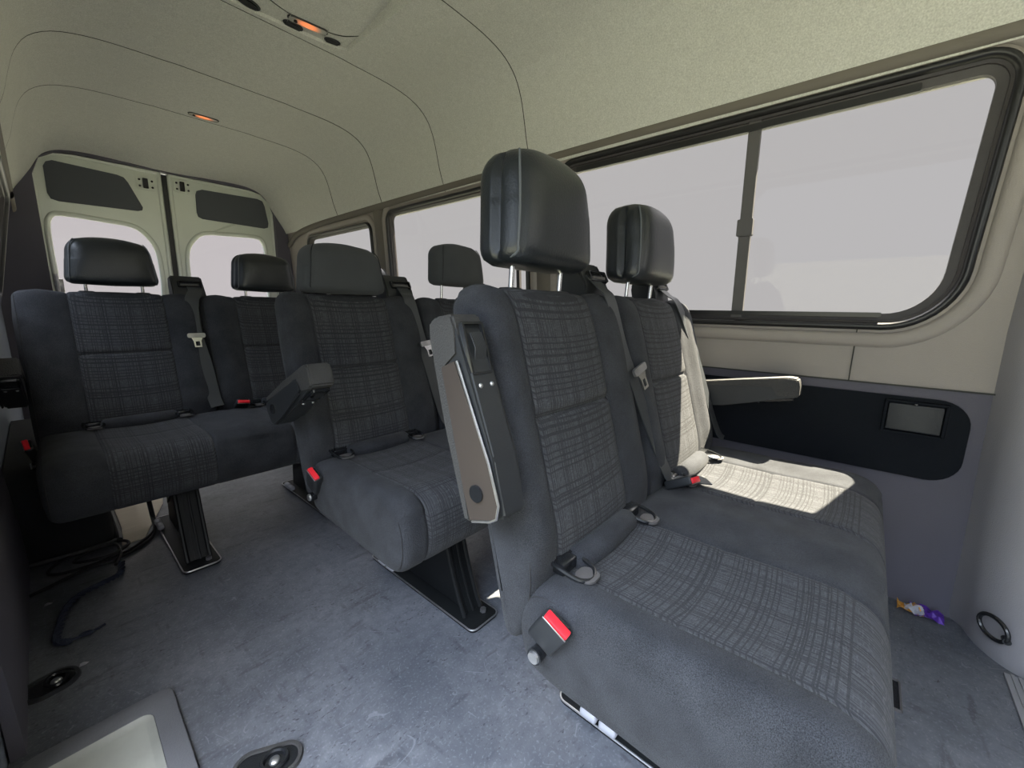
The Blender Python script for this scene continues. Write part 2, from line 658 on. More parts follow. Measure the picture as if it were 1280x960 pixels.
def pad(profile, xs, r, disp, slot, step=.008, puff=0.0):
    """closed YZ profile swept over stations xs; edge rounding r; disp(x,y,z)->push along normal"""
    P = loop_resample(catmull(profile, 8, True), step)
    n = len(P)
    N = []
    area = sum(P[i].x * P[(i + 1) % n].y - P[(i + 1) % n].x * P[i].y for i in range(n))
    sg = 1 if area > 0 else -1
    for i in range(n):
        t = P[(i + 2) % n] - P[i - 2]
        t.normalize()
        N.append(Vector((t.y, -t.x)) * sg)
    x0, x1 = xs[0], xs[-1]
    st = []
    for k in range(5):
        a = PI / 2 * k / 5
        st.append((x0 + r * (1 - math.cos(a)) if k else x0, r * (1 - math.sin(a))))
    left = [(x0 + r * (1 - math.cos(PI / 2 * k / 5)), r * (1 - math.sin(PI / 2 * k / 5))) for k in range(1, 6)]
    left = [(x0, r)] + left
    mid = [(x, 0) for x in xs if x0 + r + .002 < x < x1 - r - .002]
    right = [(x1 - (a - x0), b) for a, b in reversed(left)]
    st = left + mid + right
    bm = bmesh.new()
    rings = []
    for x, ins in st:
        ring = []
        for p, nn in zip(P, N):
            d = disp(x, p.x, p.y) - ins
            q = p + nn * d
            ring.append(bm.verts.new((x, q.x, q.y)))
        rings.append(ring)
    for i in range(len(rings) - 1):
        xm = (st[i][0] + st[i + 1][0]) / 2
        for k in range(n):
            f = bm.faces.new((rings[i][k], rings[i][(k + 1) % n], rings[i + 1][(k + 1) % n], rings[i + 1][k]))
            p = (P[k] + P[(k + 1) % n]) / 2
            f.material_index = slot(xm, p.x, p.y)
    bm_seams = []
    for sx, xe in ((1, x0), (-1, x1)):
        ins = r * .32
        bm_seams.append([Vector((xe + sx * r * .26, (p + nn * -ins).x, (p + nn * -ins).y)) + Vector((-sx * .0006, 0, 0)) for p, nn in zip(P, N)])
    pad.seams = bm_seams
    # caps: inset ring to the centre
    for ring, sx in ((rings[0], -1), (rings[-1], 1)):
        c = sum((v.co for v in ring), Vector()) / n
        inner = [bm.verts.new(v.co.lerp(c, .25) + Vector((sx * .006, 0, 0))) for v in ring]
        for k in range(n):
            bm.faces.new((ring[k], ring[(k + 1) % n], inner[(k + 1) % n], inner[k]))
        bm.faces.new(inner)
    return bm


def stitch_lines(parent, org, keep):
    for loop in pad.seams:
        idx = [i for i, p in enumerate(loop) if keep(p)]
        if not idx: continue
        n = len(loop)
        # longest run on the closed loop
        ks = set(idx)
        start = next((i for i in idx if (i - 1) % n not in ks), idx[0])
        run = []
        i = start
        while i in ks and len(run) < n:
            run.append(loop[i])
            i = (i + 1) % n
        bm = bmesh.new()
        tube(bm, run[::2], .0011, 5)
        o = finish('side_seam', bm, M['seam'], parent)
        o.data.transform(Matrix.Translation(-Vector(org)))


def stations(x0, x1, ins, fine=.006, step=.02):
    s = set()
    k = int((x1 - x0) / step)
    for i in range(k + 1):
        s.add(x0 + (x1 - x0) * i / k)
    for a in ins:
        s = {q for q in s if abs(q - a) > .011}
        s |= {a - .008, a - .003, a, a + .003, a + .008}
    return sorted(s)


def groove(d, w=.004, depth=.004):
    return -depth * math.exp(-(d / w) ** 2)


def sstep(a, b, x):
    t = max(0, min(1, (x - a) / (b - a)))
    return t * t * (3 - 2 * t)


# ------------------------------------------------------------------ the setting
# floor
bm = bmesh.new()
box(bm, (-.17, -2.3, -.04), (1.70, 4.25, 0))
finish('floor', bm, M['floor'], kind='structure', smooth=False)
bm = bmesh.new()
box(bm, (-60, -60, -.62), (60, 60, -.6))
finish('ground', bm, M['ground'], kind='structure', smooth=False)

# headliner with grooves
prof = [(1.600, 1.52), (1.585, 1.56), (1.56, 1.63), (1.54, 1.71), (1.515, 1.79), (1.475, 1.855), (1.41, 1.90), (1.32, 1.925), (1.2, 1.937), (1.0, 1.943), (.79, 1.945)]
prof = prof + [(1.58 - x, z) for x, z in reversed(prof[:-1])]
prof = catmull([(x, z, 0) for x, z in prof], 3)
RX0, RX1 = .570, 1.008
prof = [p for p in prof if not (RX0 - .02 < p.x < RX1 + .02)]
i_ = next(i for i, p in enumerate(prof) if p.x < RX0)
midx = [RX1 + .012, RX1 + .002, RX1 - .006] + [RX1 - .03 - k * (RX1 - RX0 - .06) / 8 for k in range(9)] + [RX0 + .006, RX0 - .002, RX0 - .012]
prof = prof[:i_] + [Vector((x, 1.9445, 0)) for x in midx] + prof[i_:]
bm = bmesh.new()
seams = [1.29, 1.909, 2.541, 3.153]
rows = [(-2.3, 0, 1), (0, 0, 1), (.8, 0, 1)]
for s_ in seams:
    if s_ == 1.909:
        rows += [(1.5, 0, 1), (1.70, 0, 1), (1.80, 0, 1), (1.84, 'r0', 1), (1.85, 'r1', 1), (1.86, 'r2', 1)]
    rows += [(s_ - .0022 - (s_ > 2) * .001, 0, 1), (s_ - .0012, .004, 1), (s_ + .0012, .004, 1), (s_ + .0022 + (s_ > 2) * .001, 0, 1)]
rows += [(3.55, 0, 1), (3.7, -.002, 1), (3.83, -.006, 1), (3.94, -.020, 1), (4.04, -.042, 1), (4.12, -.072, 1), (4.17, -.092, 1)]
ring = []
for y, off, _ in rows:
    rr_ = []
    tag_ = off
    if isinstance(off, str): off = 0
    for p in prof:
        if tag_ == 'r2' or isinstance(tag_, str) or y < 1.87:
            inside = RX0 < p.x < RX1
            t__ = min(1, max(0, (p.x - RX0) / (RX1 - RX0)))
            yr = 1.896 - .040 * t__ - .020 * (2 * t__ - 1) ** 6
            yy, lift = y, 0
            if inside:
                lift = .011 + .055 * sstep(1.80, 1.25, y)
            if isinstance(tag_, str):
                yy = yr + {'r0': -.022, 'r1': -.002, 'r2': .002}[tag_]
                if tag_ == 'r2': lift = 0
            rr_.append(bm.verts.new((p.x, yy, p.y + lift)))
            continue
        cx, cz = .79, 1.45
        d = Vector((p.x - cx, p.y - cz))
        d2 = d.normalized()
        # push outwards (off > 0) or inwards; inward roll only above the window line
        k = 1 if off > 0 else sstep(1.52, 1.80, p.y)
        rr_.append(bm.verts.new((p.x + d2.x * off * k * .55, y, p.y + d2.y * off * k)))
    ring.append(rr_)
for i in range(len(ring) - 1):
    dark = any(not isinstance(rows[q][1], str) and rows[q][1] > 0 for q in (i, i + 1))
    for k in range(len(prof) - 1):
        f = bm.faces.new((ring[i][k], ring[i][k + 1], ring[i + 1][k + 1], ring[i + 1][k]))
        f.material_index = 1 if dark else 0
# outer skin so sunlight cannot pass
box(bm, (-.16, -2.3, 1.995), (1.74, 4.3, 2.03))
box(bm, (1.70, -2.3, 1.50), (1.74, 4.3, 2.0))
box(bm, (-.24, -2.3, 1.50), (-.20, 4.3, 2.03))
box(bm, (-.24, -2.3, 1.995), (-.16, 4.3, 2.03))
finish('ceiling', bm, [M['headliner'], M['gap']], kind='structure')


def xr(z):      # right wall surface
    return 1.655 - .045 * max(0, (z - .84) / .7)


def xl(z):
    return -.14 + .125 * max(0, (z - .84) / .7)


def fr(u, v, w):   # u = Y, v = Z, w positive = into the cabin
    return Vector((xr(v) - w, u, v))


def fl(u, v, w):
    return Vector((xl(v) + w, u, v))


W1 = rrect(-.205, 1.13, .835, 1.515, [.11, .07, .065, .16], 10)  # dummy order replaced below


def window_contour(y0, y1, z0, z1, r00, r10, r11, r01, slant=0):
    """corners named (y-low z-low), (y-high z-low), (y-high z-high), (y-low z-high); slant moves the low-y bottom inwards"""
    c = []
    for (cy, cz, a0, r) in ((y1, z0, -90, r10), (y1, z1, 0, r11), (y0, z1, 90, r01), (y0, z0, 180, r00)):
        sx = -1 if cy == y1 else 1
        sy = 1 if cz == z0 else -1
        for k in range(11):
            a = math.radians(a0 + 9 * k)
            c.append((cy + sx * r + r * math.cos(a), cz + sy * r + r * math.sin(a)))
    if slant:
        c = [(y + slant * (1 - (z - z0) / (z1 - z0)) * max(0, 1 - (y - y0) / .5), z) for y, z in c]
    return c


HOLES_R = [window_contour(-.195, 1.125, .845, 1.505, .15, .05, .06, .07, .03),
           window_contour(1.33, 2.52, .855, 1.49, .05, .05, .06, .06),
           window_contour(2.74, 3.75, .90, 1.45, .05, .08, .07, .06)]
bm = bmesh.new()
plate([[(-.32, .84), (4.22, .84), (4.22, 1.56), (-.32, 1.56)]] + HOLES_R, .03, lambda u, v, w: fr(u, v, w - .017), bm, 0)
plate([[(-2.3, 0), (4.22, 0), (4.22, .668), (-2.3, .668)]], .03, lambda u, v, w: fr(u, v, w - .017), bm, 1)
plate([[(-2.3, .668), (4.22, .668), (4.22, .84), (-2.3, .84)]], .03, lambda u, v, w: fr(u, v, w - .017), bm, 0)
box(bm, (1.62, -2.3, 1.4), (1.70, -.32, 1.60))
# thin joint lines of the panels
box(bm, (1.6515, -.29, .668), (1.6555, 3.9, .672), mi=2)
box(bm, (1.6525, .028, .672), (1.6555, .031, .835), mi=2)
finish('wall_right', bm, [M['wall_hi'], M['wall_lo'], M['gap']], kind='structure', smooth=False)

HOLES_L = [window_contour(-2.1, -1.0, .86, 1.44, .06, .06, .06, .2), window_contour(1.30, 2.45, .90, 1.46, .06, .06, .06, .06), window_contour(2.70, 3.70, .90, 1.44, .06, .06, .06, .06)]
bm = bmesh.new()
plate([[(-2.3, .84), (-.85, .84), (-.85, 1.40), (-.77, 1.48), (.64, 1.48), (.72, 1.40), (.72, .84), (4.22, .84), (4.22, 1.56), (-2.3, 1.56)]] + HOLES_L, .03, lambda u, v, w: fl(u, v, w - .017), bm, 0)
plate([[(-2.3, 0), (-.85, 0), (-.85, .84), (-2.3, .84)], [(.72, 0), (4.22, 0), (4.22, .84), (.72, .84)]], .03, lambda u, v, w: fl(u, v, w - .017), bm, 1)
finish('wall_left', bm, [M['wall_left'], M['wall_left']], kind='structure', smooth=False)


def rib(bm, contour, off, r, h, fm, seg=6, mi=0):
    """rounded bead running round a window, off outside the contour"""
    c = offset_loop(contour, -off)
    n = len(c)
    inn = offset_loop(c, r)
    out = offset_loop(c, -r)
    rings = []
    for i in range(n):
        R_ = []
        for k in range(seg + 1):
            a = PI * k / seg
            t = (1 - math.cos(a)) / 2
            R_.append(bm.verts.new(fm(out[i][0] * (1 - t) + inn[i][0] * t, out[i][1] * (1 - t) + inn[i][1] * t, h * math.sin(a))))
        rings.append(R_)
    for i in range(n):
        A, B = rings[i], rings[(i + 1) % n]
        for k in range(seg):
            f = bm.faces.new((A[k], A[k + 1], B[k + 1], B[k]))
            f.material_index = mi


def make_window(name, contour, fm, dividers=(), slider=False, surround=True):
    bm = bmesh.new()
    if surround:
        rib(bm, contour, .045, .022, .012, fm, mi=3)
    rib(bm, contour, .004, .011, .016, fm, mi=1)
    # inner frame, stepping outwards to the pane
    c0 = contour
    c1 = offset_loop(contour, .014)
    c2 = offset_loop(contour, .034 if slider else .018)
    lv = [(c0, .004), (c1, -.004), (c1, -.012), (c2, -.016), (c2, -.034)]
    for (a, wa), (b, wb) in zip(lv, lv[1:]):
        n = len(a)
        A = [bm.verts.new(fm(*p, wa)) for p in a]
        B = [bm.verts.new(fm(*p, wb)) for p in b]
        for i in range(n):
            f = bm.faces.new((A[i], A[(i + 1) % n], B[(i + 1) % n], B[i]))
            f.material_index = 0
    w = finish(name, bm, [M['frame'], M['seal'], M['gap'], M['wall_hi']], kind='structure', angle=50)
    bm = bmesh.new()
    plate([offset_loop(contour, .012)], .004, lambda u, v, t: fm(u, v, t - .026), bm)
    finish('pane', bm, M['glass'], parent=w, smooth=False)
    ys = [p[1] for p in contour]
    for dy, wd in dividers:
        bm = bmesh.new()
        plate([[(dy - wd / 2, min(ys) + .012), (dy + wd / 2, min(ys) + .012), (dy + wd / 2, max(ys) - .012), (dy - wd / 2, max(ys) - .012)]], .016, lambda u, v, t: fm(u, v, t - .014), bm)
        finish('window_divider', bm, M['midgrey'] if slider else M['frame'], parent=w, smooth=False)
        if slider:
            bm = bmesh.new()
            plate([rrect(dy - wd / 2 - .006, dy + wd / 2 + .006, 1.135, 1.19, .004, 3)], .02, lambda u, v, t: fm(u, v, t - .006), bm)
            finish('window_catch', bm, M['midgrey'], parent=w, smooth=False)
    return w


w1 = make_window('window_1', HOLES_R[0], fr, [(.37, .036)], True)
# sliding rails of the first window
bm = bmesh.new()
plate([rrect(-.02, 1.05, 1.462, 1.482, .004, 3)], .014, lambda u, v, t: fr(u, v, t - .006), bm)
plate([rrect(-.02, 1.05, .868, .882, .004, 3)], .014, lambda u, v, t: fr(u, v, t - .006), bm)
finish('slider_rail', bm, M['seal'], parent=w1, smooth=False)
make_window('window_2', HOLES_R[1], fr, [(1.40, .02)])
make_window('window_3', HOLES_R[2], fr)
for i, c in enumerate(HOLES_L):
    make_window('window_%d' % (4 + i), c, fl, surround=False)

# roll of trim between wall and headliner, both sides
for sd_, nm in ((1, 'trim_1'), (-1, 'trim_2')):
    bm = bmesh.new()
    y0 = -.30 if sd_ > 0 else -2.2
    pts = [(y0, 1.57), (3.6, 1.545), (4.0, 1.50), (4.12, 1.44)] if sd_ < 0 else [(y0, 1.548), (1.1, 1.553), (3.0, 1.54), (3.6, 1.525), (3.95, 1.49), (4.12, 1.42)]
    P = catmull([(p[0], p[1], 0) for p in pts], 6)
    rings = []
    for p in P:
        bx_ = 1.604 if sd_ > 0 else -.020
        R_ = []
        for k in range(9):
            a = PI * k / 8
            R_.append(bm.verts.new((bx_ - sd_ * .018 * math.sin(a), p.x, p.y + .026 * math.cos(a))))
        rings.append(R_)
    for a, b in zip(rings, rings[1:]):
        for k in range(8):
            bm.faces.new((a[k], a[k + 1], b[k + 1], b[k]))
    finish(nm, bm, M['trim'], kind='structure')
# window pillars trim with small joint
for k, (ya, yb) in enumerate(((1.165, 1.285), (2.565, 2.695))):
    bm = bmesh.new()
    pts = []
    rings = []
    for i in range(9):
        t = i / 8
        y = ya + (yb - ya) * t
        b = .016 * math.sin(PI * t)
        rings.append([bm.verts.new(fr(y, z, b)) for z in (.84, 1.1, 1.35, 1.50, 1.535)])
    for a, b in zip(rings, rings[1:]):
        for j in range(4):
            bm.faces.new((a[j], a[j + 1], b[j + 1], b[j]))
    finish('trim_%d' % (3 + k), bm, M['trim'], kind='structure')

# pocket panel on the wall
t = thing('wall_pocket_panel', (1.65, .4, .40), 'black felt panel with rounded corner low on the right wall', 'panel')
bm = bmesh.new()
plate([rrect(-.245, 3.3, .402, .640, [.06, .06, .07, .07], 8)], .006, lambda u, v, w: fr(u, v, w + .003), bm)
finish('felt_panel', bm, M['felt'], t, (1.65, .4, .40), smooth=False)
t = thing('ash_flap', (1.645, -.13, .53), 'small rectangular black flap box set in the felt wall panel', 'flap')
bm = bmesh.new()
ringband(bm, rrect(-.200, -.062, .527, .630, .006, 3), .010, .010, lambda u, v, w: fr(u, v, w + .006))
finish('frame', bm, M['felt'], t, (1.645, -.13, .53), angle=30)
bm = bmesh.new()
plate([rrect(-.189, -.073, .540, .619, .004, 3)], .010, lambda u, v, w: fr(u, v, w + .011), bm, bev=.002)
finish('flap_door', bm, M['black'], t, (1.645, -.13, .53), angle=30)
bm = bmesh.new()
box(bm, (1.632, -.134, .618), (1.640, -.126, .624), .001)
finish('catch', bm, M['blackshine'], t, (1.645, -.13, .53))

# door pillar on the right edge
secs = [(0, [(1.66, -.275), (1.63, -.295), (1.56, -.315), (1.505, -.352), (1.480, -.40), (1.475, -.50), (1.475, -.95), (1.66, -.95)]),
        (.03, [(1.66, -.270), (1.62, -.288), (1.555, -.312), (1.50, -.350), (1.478, -.40), (1.475, -.50), (1.475, -.95), (1.66, -.95)]),
        (.25, [(1.66, -.268), (1.63, -.280), (1.58, -.300), (1.55, -.335), (1.535, -.39), (1.53, -.50), (1.53, -.95), (1.66, -.95)]),
        (.5, [(1.66, -.262), (1.635, -.272), (1.60, -.292), (1.575, -.325), (1.565, -.39), (1.56, -.50), (1.56, -.95), (1.66, -.95)]),
        (.85, [(1.66, -.258), (1.64, -.268), (1.61, -.287), (1.59, -.32), (1.58, -.39), (1.575, -.50), (1.575, -.95), (1.66, -.95)]),
        (1.2, [(1.64, -.262), (1.62, -.27), (1.60, -.287), (1.585, -.32), (1.575, -.39), (1.57, -.50), (1.57, -.95), (1.66, -.95)]),
        (1.58, [(1.62, -.262), (1.60, -.27), (1.58, -.287), (1.565, -.32), (1.555, -.39), (1.55, -.50), (1.55, -.95), (1.66, -.95)])]
bm = bmesh.new()
rings = [[bm.verts.new((p.x, p.y, z)) for p in catmull([(a, b, 0) for a, b in s_[:7]], 4) + [Vector((s_[7][0], s_[7][1], 0))]] for z, s_ in secs]
for a, b in zip(rings, rings[1:]):
    n = len(a)
    for k in range(n):
        bm.faces.new((a[k], a[(k + 1) % n], b[(k + 1) % n], b[k]))
bm.faces.new(rings[-1]); bm.faces.new(rings[0])
for v_ in bm.verts: v_.co.y -= .012
finish('trim_7', bm, M['wall_pillar'], kind='structure', angle=50)
# added unseen partition behind the camera, blocks light from the front
bm = bmesh.new()
box(bm, (-.14, -1.25, 0), (1.66, -1.20, 1.02))
finish('wall_light_block', bm, M['wall_lo'], kind='structure', smooth=False)

# back wall round the rear doors
def fb(u, v, w):    # u = X, v = Z, w into the cabin (towards -Y)
    return Vector((u, 4.20 - w, v))


bm = bmesh.new()
dl = window_contour(.070, .752, .05, 1.86, .02, .02, .03, .16)
drr = window_contour(.782, 1.53, .05, 1.86, .02, .02, .16, .03)
opening = [(.09, .04), (1.515, .04)] + [(1.515 - .0, 1.68), (1.49, 1.77), (1.43, 1.83), (1.34, 1.85), (.30, 1.85), (.20, 1.835), (.13, 1.79), (.09, 1.68)]
plate([[(-.17, 0), (1.70, 0), (1.70, 1.99), (-.17, 1.99)], opening], .10, lambda u, v, w: fb(u, v, w - .02), bm)
finish('wall_back', bm, M['wall_lo'], kind='structure', smooth=False)


def rear_door(name, contour, hole, patch, latch, hinge):
    bm = bmesh.new()
    plate([contour, hole], .03, lambda u, v, w: fb(u, v, w - .045), bm)
    rib(bm, hole, .012, .016, .014, lambda u, v, w: fb(u, v, w - .030))
    rib(bm, contour, -.016, .014, .010, lambda u, v, w: fb(u, v, w - .030))
    d = finish(name, bm, M['door'], kind='structure', angle=60)
    bm = bmesh.new()
    plate([offset_loop(hole, -.006)], .004, lambda u, v, w: fb(u, v, w - .052), bm)
    finish('pane', bm, M['glass_rear'], d, smooth=False)
    bm = bmesh.new()
    plate([patch], .010, lambda u, v, w: fb(u, v, w - .026), bm)
    finish('upper_board', bm, M['patch'], d, smooth=False)
    bm = bmesh.new()
    lx, lz = latch
    plate([rrect(lx - .055, lx + .055, lz - .06, lz + .03, .02, 4)], .008, lambda u, v, w: fb(u, v, w - .026), bm)
    la = finish('latch_plate', bm, M['door'], d, smooth=False)
    bm = bmesh.new()
    plate([rrect(lx - .018, lx + .012, lz - .05, lz + .02, .004, 3)], .018, lambda u, v, w: fb(u, v, w - .018), bm)
    for k in (-1, 1):
        for q in (-1, 1):
            plate([rrect(lx + k * .036 - .007, lx + k * .036 + .007, lz - .015 + q * .022 - .007, lz - .015 + q * .022 + .007, .006, 3)], .004, lambda u, v, w: fb(u, v, w - .020), bm)
    finish('latch', bm, M['blackshine'], la, smooth=False)
    if hinge:
        bm = bmesh.new()
        box(bm, (hinge - .02, 4.12, .93), (hinge + .02, 4.20, 1.02), .006)
        tube(bm, [(hinge - .012, 4.11, .91), (hinge - .012, 4.11, 1.05)], .012, 8)
        finish('hinge', bm, M['steel'], d)
    return d


hole_l = catmull([(.20, 1.445, 0), (.42, 1.435, 0), (.535, 1.425, 0), (.60, 1.385, 0), (.655, 1.29, 0), (.67, 1.15, 0), (.665, .95, 0), (.63, .87, 0), (.40, .855, 0), (.18, .86, 0), (.135, .92, 0), (.128, 1.1, 0), (.128, 1.33, 0), (.145, 1.42, 0)], 5, True)
hole_l = [(p.x, p.y) for p in hole_l]
mir = lambda c: [(1.567 - a if False else (1.547 - (a - .0)) + .06, b) for a, b in reversed(c)]
hole_r = [(.86 + (.672 - a) * 1.04, b + .01) for a, b in reversed(hole_l)]
patch_l = [(.145, 1.745), (.16, 1.775), (.19, 1.79), (.50, 1.775), (.535, 1.765), (.555, 1.735), (.62, 1.575), (.615, 1.555), (.59, 1.545), (.19, 1.535), (.155, 1.545), (.143, 1.58)]
patch_r = [(.955, 1.735), (.965, 1.765), (1.0, 1.782), (1.40, 1.792), (1.44, 1.78), (1.455, 1.74), (1.475, 1.60), (1.468, 1.562), (1.44, 1.55), (.985, 1.555), (.958, 1.568), (.950, 1.60)]
rear_door('door_1', dl, hole_l, patch_l, (.655, 1.765), .125)
rear_door('door_2', drr, hole_r, patch_r, (.875, 1.790), None)
bm = bmesh.new()
plate([[(.745, .05), (.79, .05), (.79, 1.84), (.745, 1.84)]], .02, lambda u, v, w: fb(u, v, w - .040), bm)
finish('trim_5', bm, M['seal'], kind='structure', smooth=False)

# left low panel: wheel box, sill
bm = bmesh.new()
P = [(2.00, 0), (2.00, .02), (2.005, .20), (2.03, .28), (2.09, .32), (2.9, .33), (3.0, .25), (3.02, 0)]
rings = []
for x, ins in ((-.138, 0), (.055, 0), (.078, .012), (.09, .04)):
    rings.append([bm.verts.new((x, y + (ins if y < 2.5 else -ins), max(0, z - ins * .6) if z > .01 else 0)) for y, z in P])
for a, b in zip(rings, rings[1:]):
    for k in range(len(P) - 1):
        bm.faces.new((a[k], a[k + 1], b[k + 1], b[k]))
bm.faces.new(rings[-1])
finish('wheel_arch_box', bm, M['darkwell'], label='dark carpeted wheel arch box under the left end of the rear bench', cat='wheel arch')
bm = bmesh.new()
for x0 in (0,):
    pts = [(.096, 1.985, .012), (.099, 2.06, .012), (.097, 2.5, .012), (.092, 3.0, .012)]
    tube(bm, catmull([(-.13, 1.985, .012), (.05, 1.975, .012), (.088, 1.985, .012), (.10, 2.03, .012), (.10, 2.5, .012), (.10, 3.0, .012)], 5), .010, 8)
finish('trim_6', bm, M['black'], kind='structure')
# corner panel at the left sill
bm = bmesh.new()
P = [(-.139, 0), (-.118, 0), (-.122, .18), (-.132, .34), (-.139, .42)]
rings = [[bm.verts.new((x, y, z)) for x, z in P] for y in (1.13, 1.5, 1.8, 1.99)]
for a, b in zip(rings, rings[1:]):
    for k in range(4):
        bm.faces.new((a[k], a[k + 1], b[k + 1], b[k]))
bm.faces.new(rings[0]); bm.faces.new(rings[-1])
finish('baseboard_left', bm, M['wall_lo'], kind='structure')

# seam line inside the roof recess, with air vents and lamp round it
bm = bmesh.new()
tube(bm, catmull([(.585, 1.70, 1.963), (.62, 1.745, 1.957), (.70, 1.79, 1.9560), (.80, 1.81, 1.9560), (.90, 1.80, 1.9560), (.96, 1.775, 1.9560), (1.003, 1.73, 1.960)], 6), .0022, 6)
finish('trim_8', bm, M['gap'], kind='structure')
for x, y, rz, s_, lb in ((.645, 1.862, .25, 1.0, 'round black air vent farthest left in the roof recess'),
                    (.800, 1.862, .0, .85, 'slim black air vent behind the lit lamp in the roof recess'),
                    (.945, 1.838, -.2, .72, 'small black air vent at the right corner of the roof recess')):
    z = 1.9545
    mt = Matrix.Translation((x, y, z)) @ Matrix.Rotation(rz, 4, 'Z')
    v = thing('air_vent', (x, y, z), lb, 'air vent', 'air vents in the roof recess')
    r_ = .040 * s_
    bm = bmesh.new()
    tube(bm, [mt @ Vector((r_ * math.cos(a), r_ * .52 * math.sin(a), -.001)) for a in [2 * PI * k / 28 for k in range(28)]], .0035, 8, True)
    finish('rim', bm, M['black'], v, (x, y, z))
    bm = bmesh.new()
    bmesh.ops.create_cone(bm, cap_ends=True, segments=28, radius1=r_, radius2=r_ * .9, depth=.005, matrix=mt @ Matrix.Diagonal((1, .52, 1, 1)))
    finish('vent_disc', bm, M['blackshine'], v, (x, y, z))
    for q in (-.009, 0, .009):
        bm = bmesh.new()
        box(bm, (-r_ * .8, q - .0015, -.007), (r_ * .8, q + .0015, -.002), 0, mtx=mt)
        finish('slat', bm, M['black'], v, (x, y, z))


def ceiling_lamp(loc, mt, L, W, label):
    v = thing('ceiling_lamp', loc, label, 'lamp')
    o = rrect(-L, L, -W, W, W * .98, 8)
    bm = bmesh.new()
    ringband(bm, o, .006, -.005, lambda u, w_, h: mt @ Vector((u, w_, h)))
    finish('lamp_frame', bm, M['grey'], v, loc)
    bm = bmesh.new()
    plate([offset_loop(o, .005)], .005, lambda u, w_, h: mt @ Vector((u, w_, h - .003)), bm, bev=.0015)
    finish('lamp_lens', bm, M['lens_lit'], v, loc, label='clear lens glowing orange in the middle')
    bm = bmesh.new()
    bmesh.ops.create_cone(bm, cap_ends=True, segments=14, radius1=.007, radius2=.006, depth=.006, matrix=mt @ Matrix.Translation((-L * .62, 0, -.007)))
    finish('switch', bm, M['blackshine'], v, loc)


ceiling_lamp((.838, 1.815, 1.956), Matrix.Translation((.838, 1.815, 1.9555)) @ Matrix.Rotation(-.12, 4, 'Z'), .074, .020, 'pill-shaped lit orange lamp in the front roof recess')
ceiling_lamp((.78, 3.09, 1.944), Matrix.Translation((.78, 3.09, 1.945)), .075, .024, 'pill-shaped lit orange lamp on the rear headliner')


# ------------------------------------------------------------------ seats
def bench_mats():
    return [M['fabric'], M['plaid']]


def backrest(x0, x1, c, parent, org):
    a, b = c - .13, c + .13
    prof_ = [(.375, .330), (.352, .40), (.352, .48), (.378, .58), (.408, .69), (.438, .80), (.462, .872), (.485, .900), (.520, .900), (.545, .875), (.535, .80), (.505, .68), (.465, .52), (.435, .40), (.415, .33), (.395, .315)]

    def front(y, z):
        # 1 on the front face
        return y < .352 + .29 * (z - .43) + .045

    def disp(x, y, z):
        d = 0
        if front(y, z):
            vv = sstep(.44, .52, z) * (1 - sstep(.86, .90, z) * .3)
            # bolsters swell beside the insert, insert slightly sunk
            d += .012 * vv * (math.exp(-((x - (x0 + a) / 2) / .035) ** 2) + math.exp(-((x - (x1 + b) / 2) / .035) ** 2))
            for q in (a, b):
                d += groove(x - q)
            if a < x < b:
                t_ = (x - a) / (b - a)
                d += .006 * math.sin(PI * t_) ** .5 * (1 if z > .69 else .9)
                d += groove(z - .690, .006, .009)
        for q in (x0 + .018, x1 - .018):
            if y < .49: d += groove(x - q, .003, .0022)
        return d

    def slot(x, y, z):
        return 1 if a < x < b and y < .352 + .29 * (z - .43) + .05 and z > .40 and y < .50 else 0
    xs = stations(x0, x1, [a, b])
    o = finish('backrest', pad(prof_, xs, .024, disp, slot), bench_mats(), parent, org, angle=60)
    stitch_lines(o, org, lambda p: front(p.y, p.z) or p.z > .86)
    return o


def cushion(x0, x1, cs, parent, org):
    edges = []
    for c in cs: edges += [c - .128, c + .128]
    prof_ = [(.37, .30), (.385, .38), (.35, .430), (.27, .437), (.16, .437), (.05, .441), (-.02, .440), (-.062, .424), (-.083, .39), (-.090, .345), (-.083, .30), (-.055, .268), (0, .262), (.18, .270), (.32, .275)]

    def disp(x, y, z):
        d = 0
        if z > .40 or y < -.04:
            for q in edges: d += groove(x - q, .0045, .005)
            inside = any(c - .128 < x < c + .128 for c in cs)
            if inside and z > .41 and y > -.03:
                for c in cs:
                    if c - .128 < x < c + .128:
                        t_ = (x - c) / .128
                        d += -.010 * (1 - t_ * t_) * sstep(-.05, .05, y) + .002
                d += groove(y - .150, .005, .003)
            elif not inside and z > .41:
                mids = [(x0 + edges[0]) / 2, (edges[-1] + x1) / 2] + [(edges[i] + edges[i + 1]) / 2 for i in range(1, len(edges) - 1, 2)]
                for q in mids: d += .009 * math.exp(-((x - q) / .045) ** 2) * sstep(.36, .25, y)
        return d

    def slot(x, y, z):
        return 1 if any(c - .128 < x < c + .128 for c in cs) and ((z > .40 and y < .33) or y < -.05) and z > .285 else 0
    o = finish('seat_cushion', pad(prof_, stations(x0, x1, edges), .030, disp, slot), bench_mats(), parent, org, angle=60)
    stitch_lines(o, org, lambda p: p.z > .40 or (p.y < -.03 and p.z > .28))
    return o


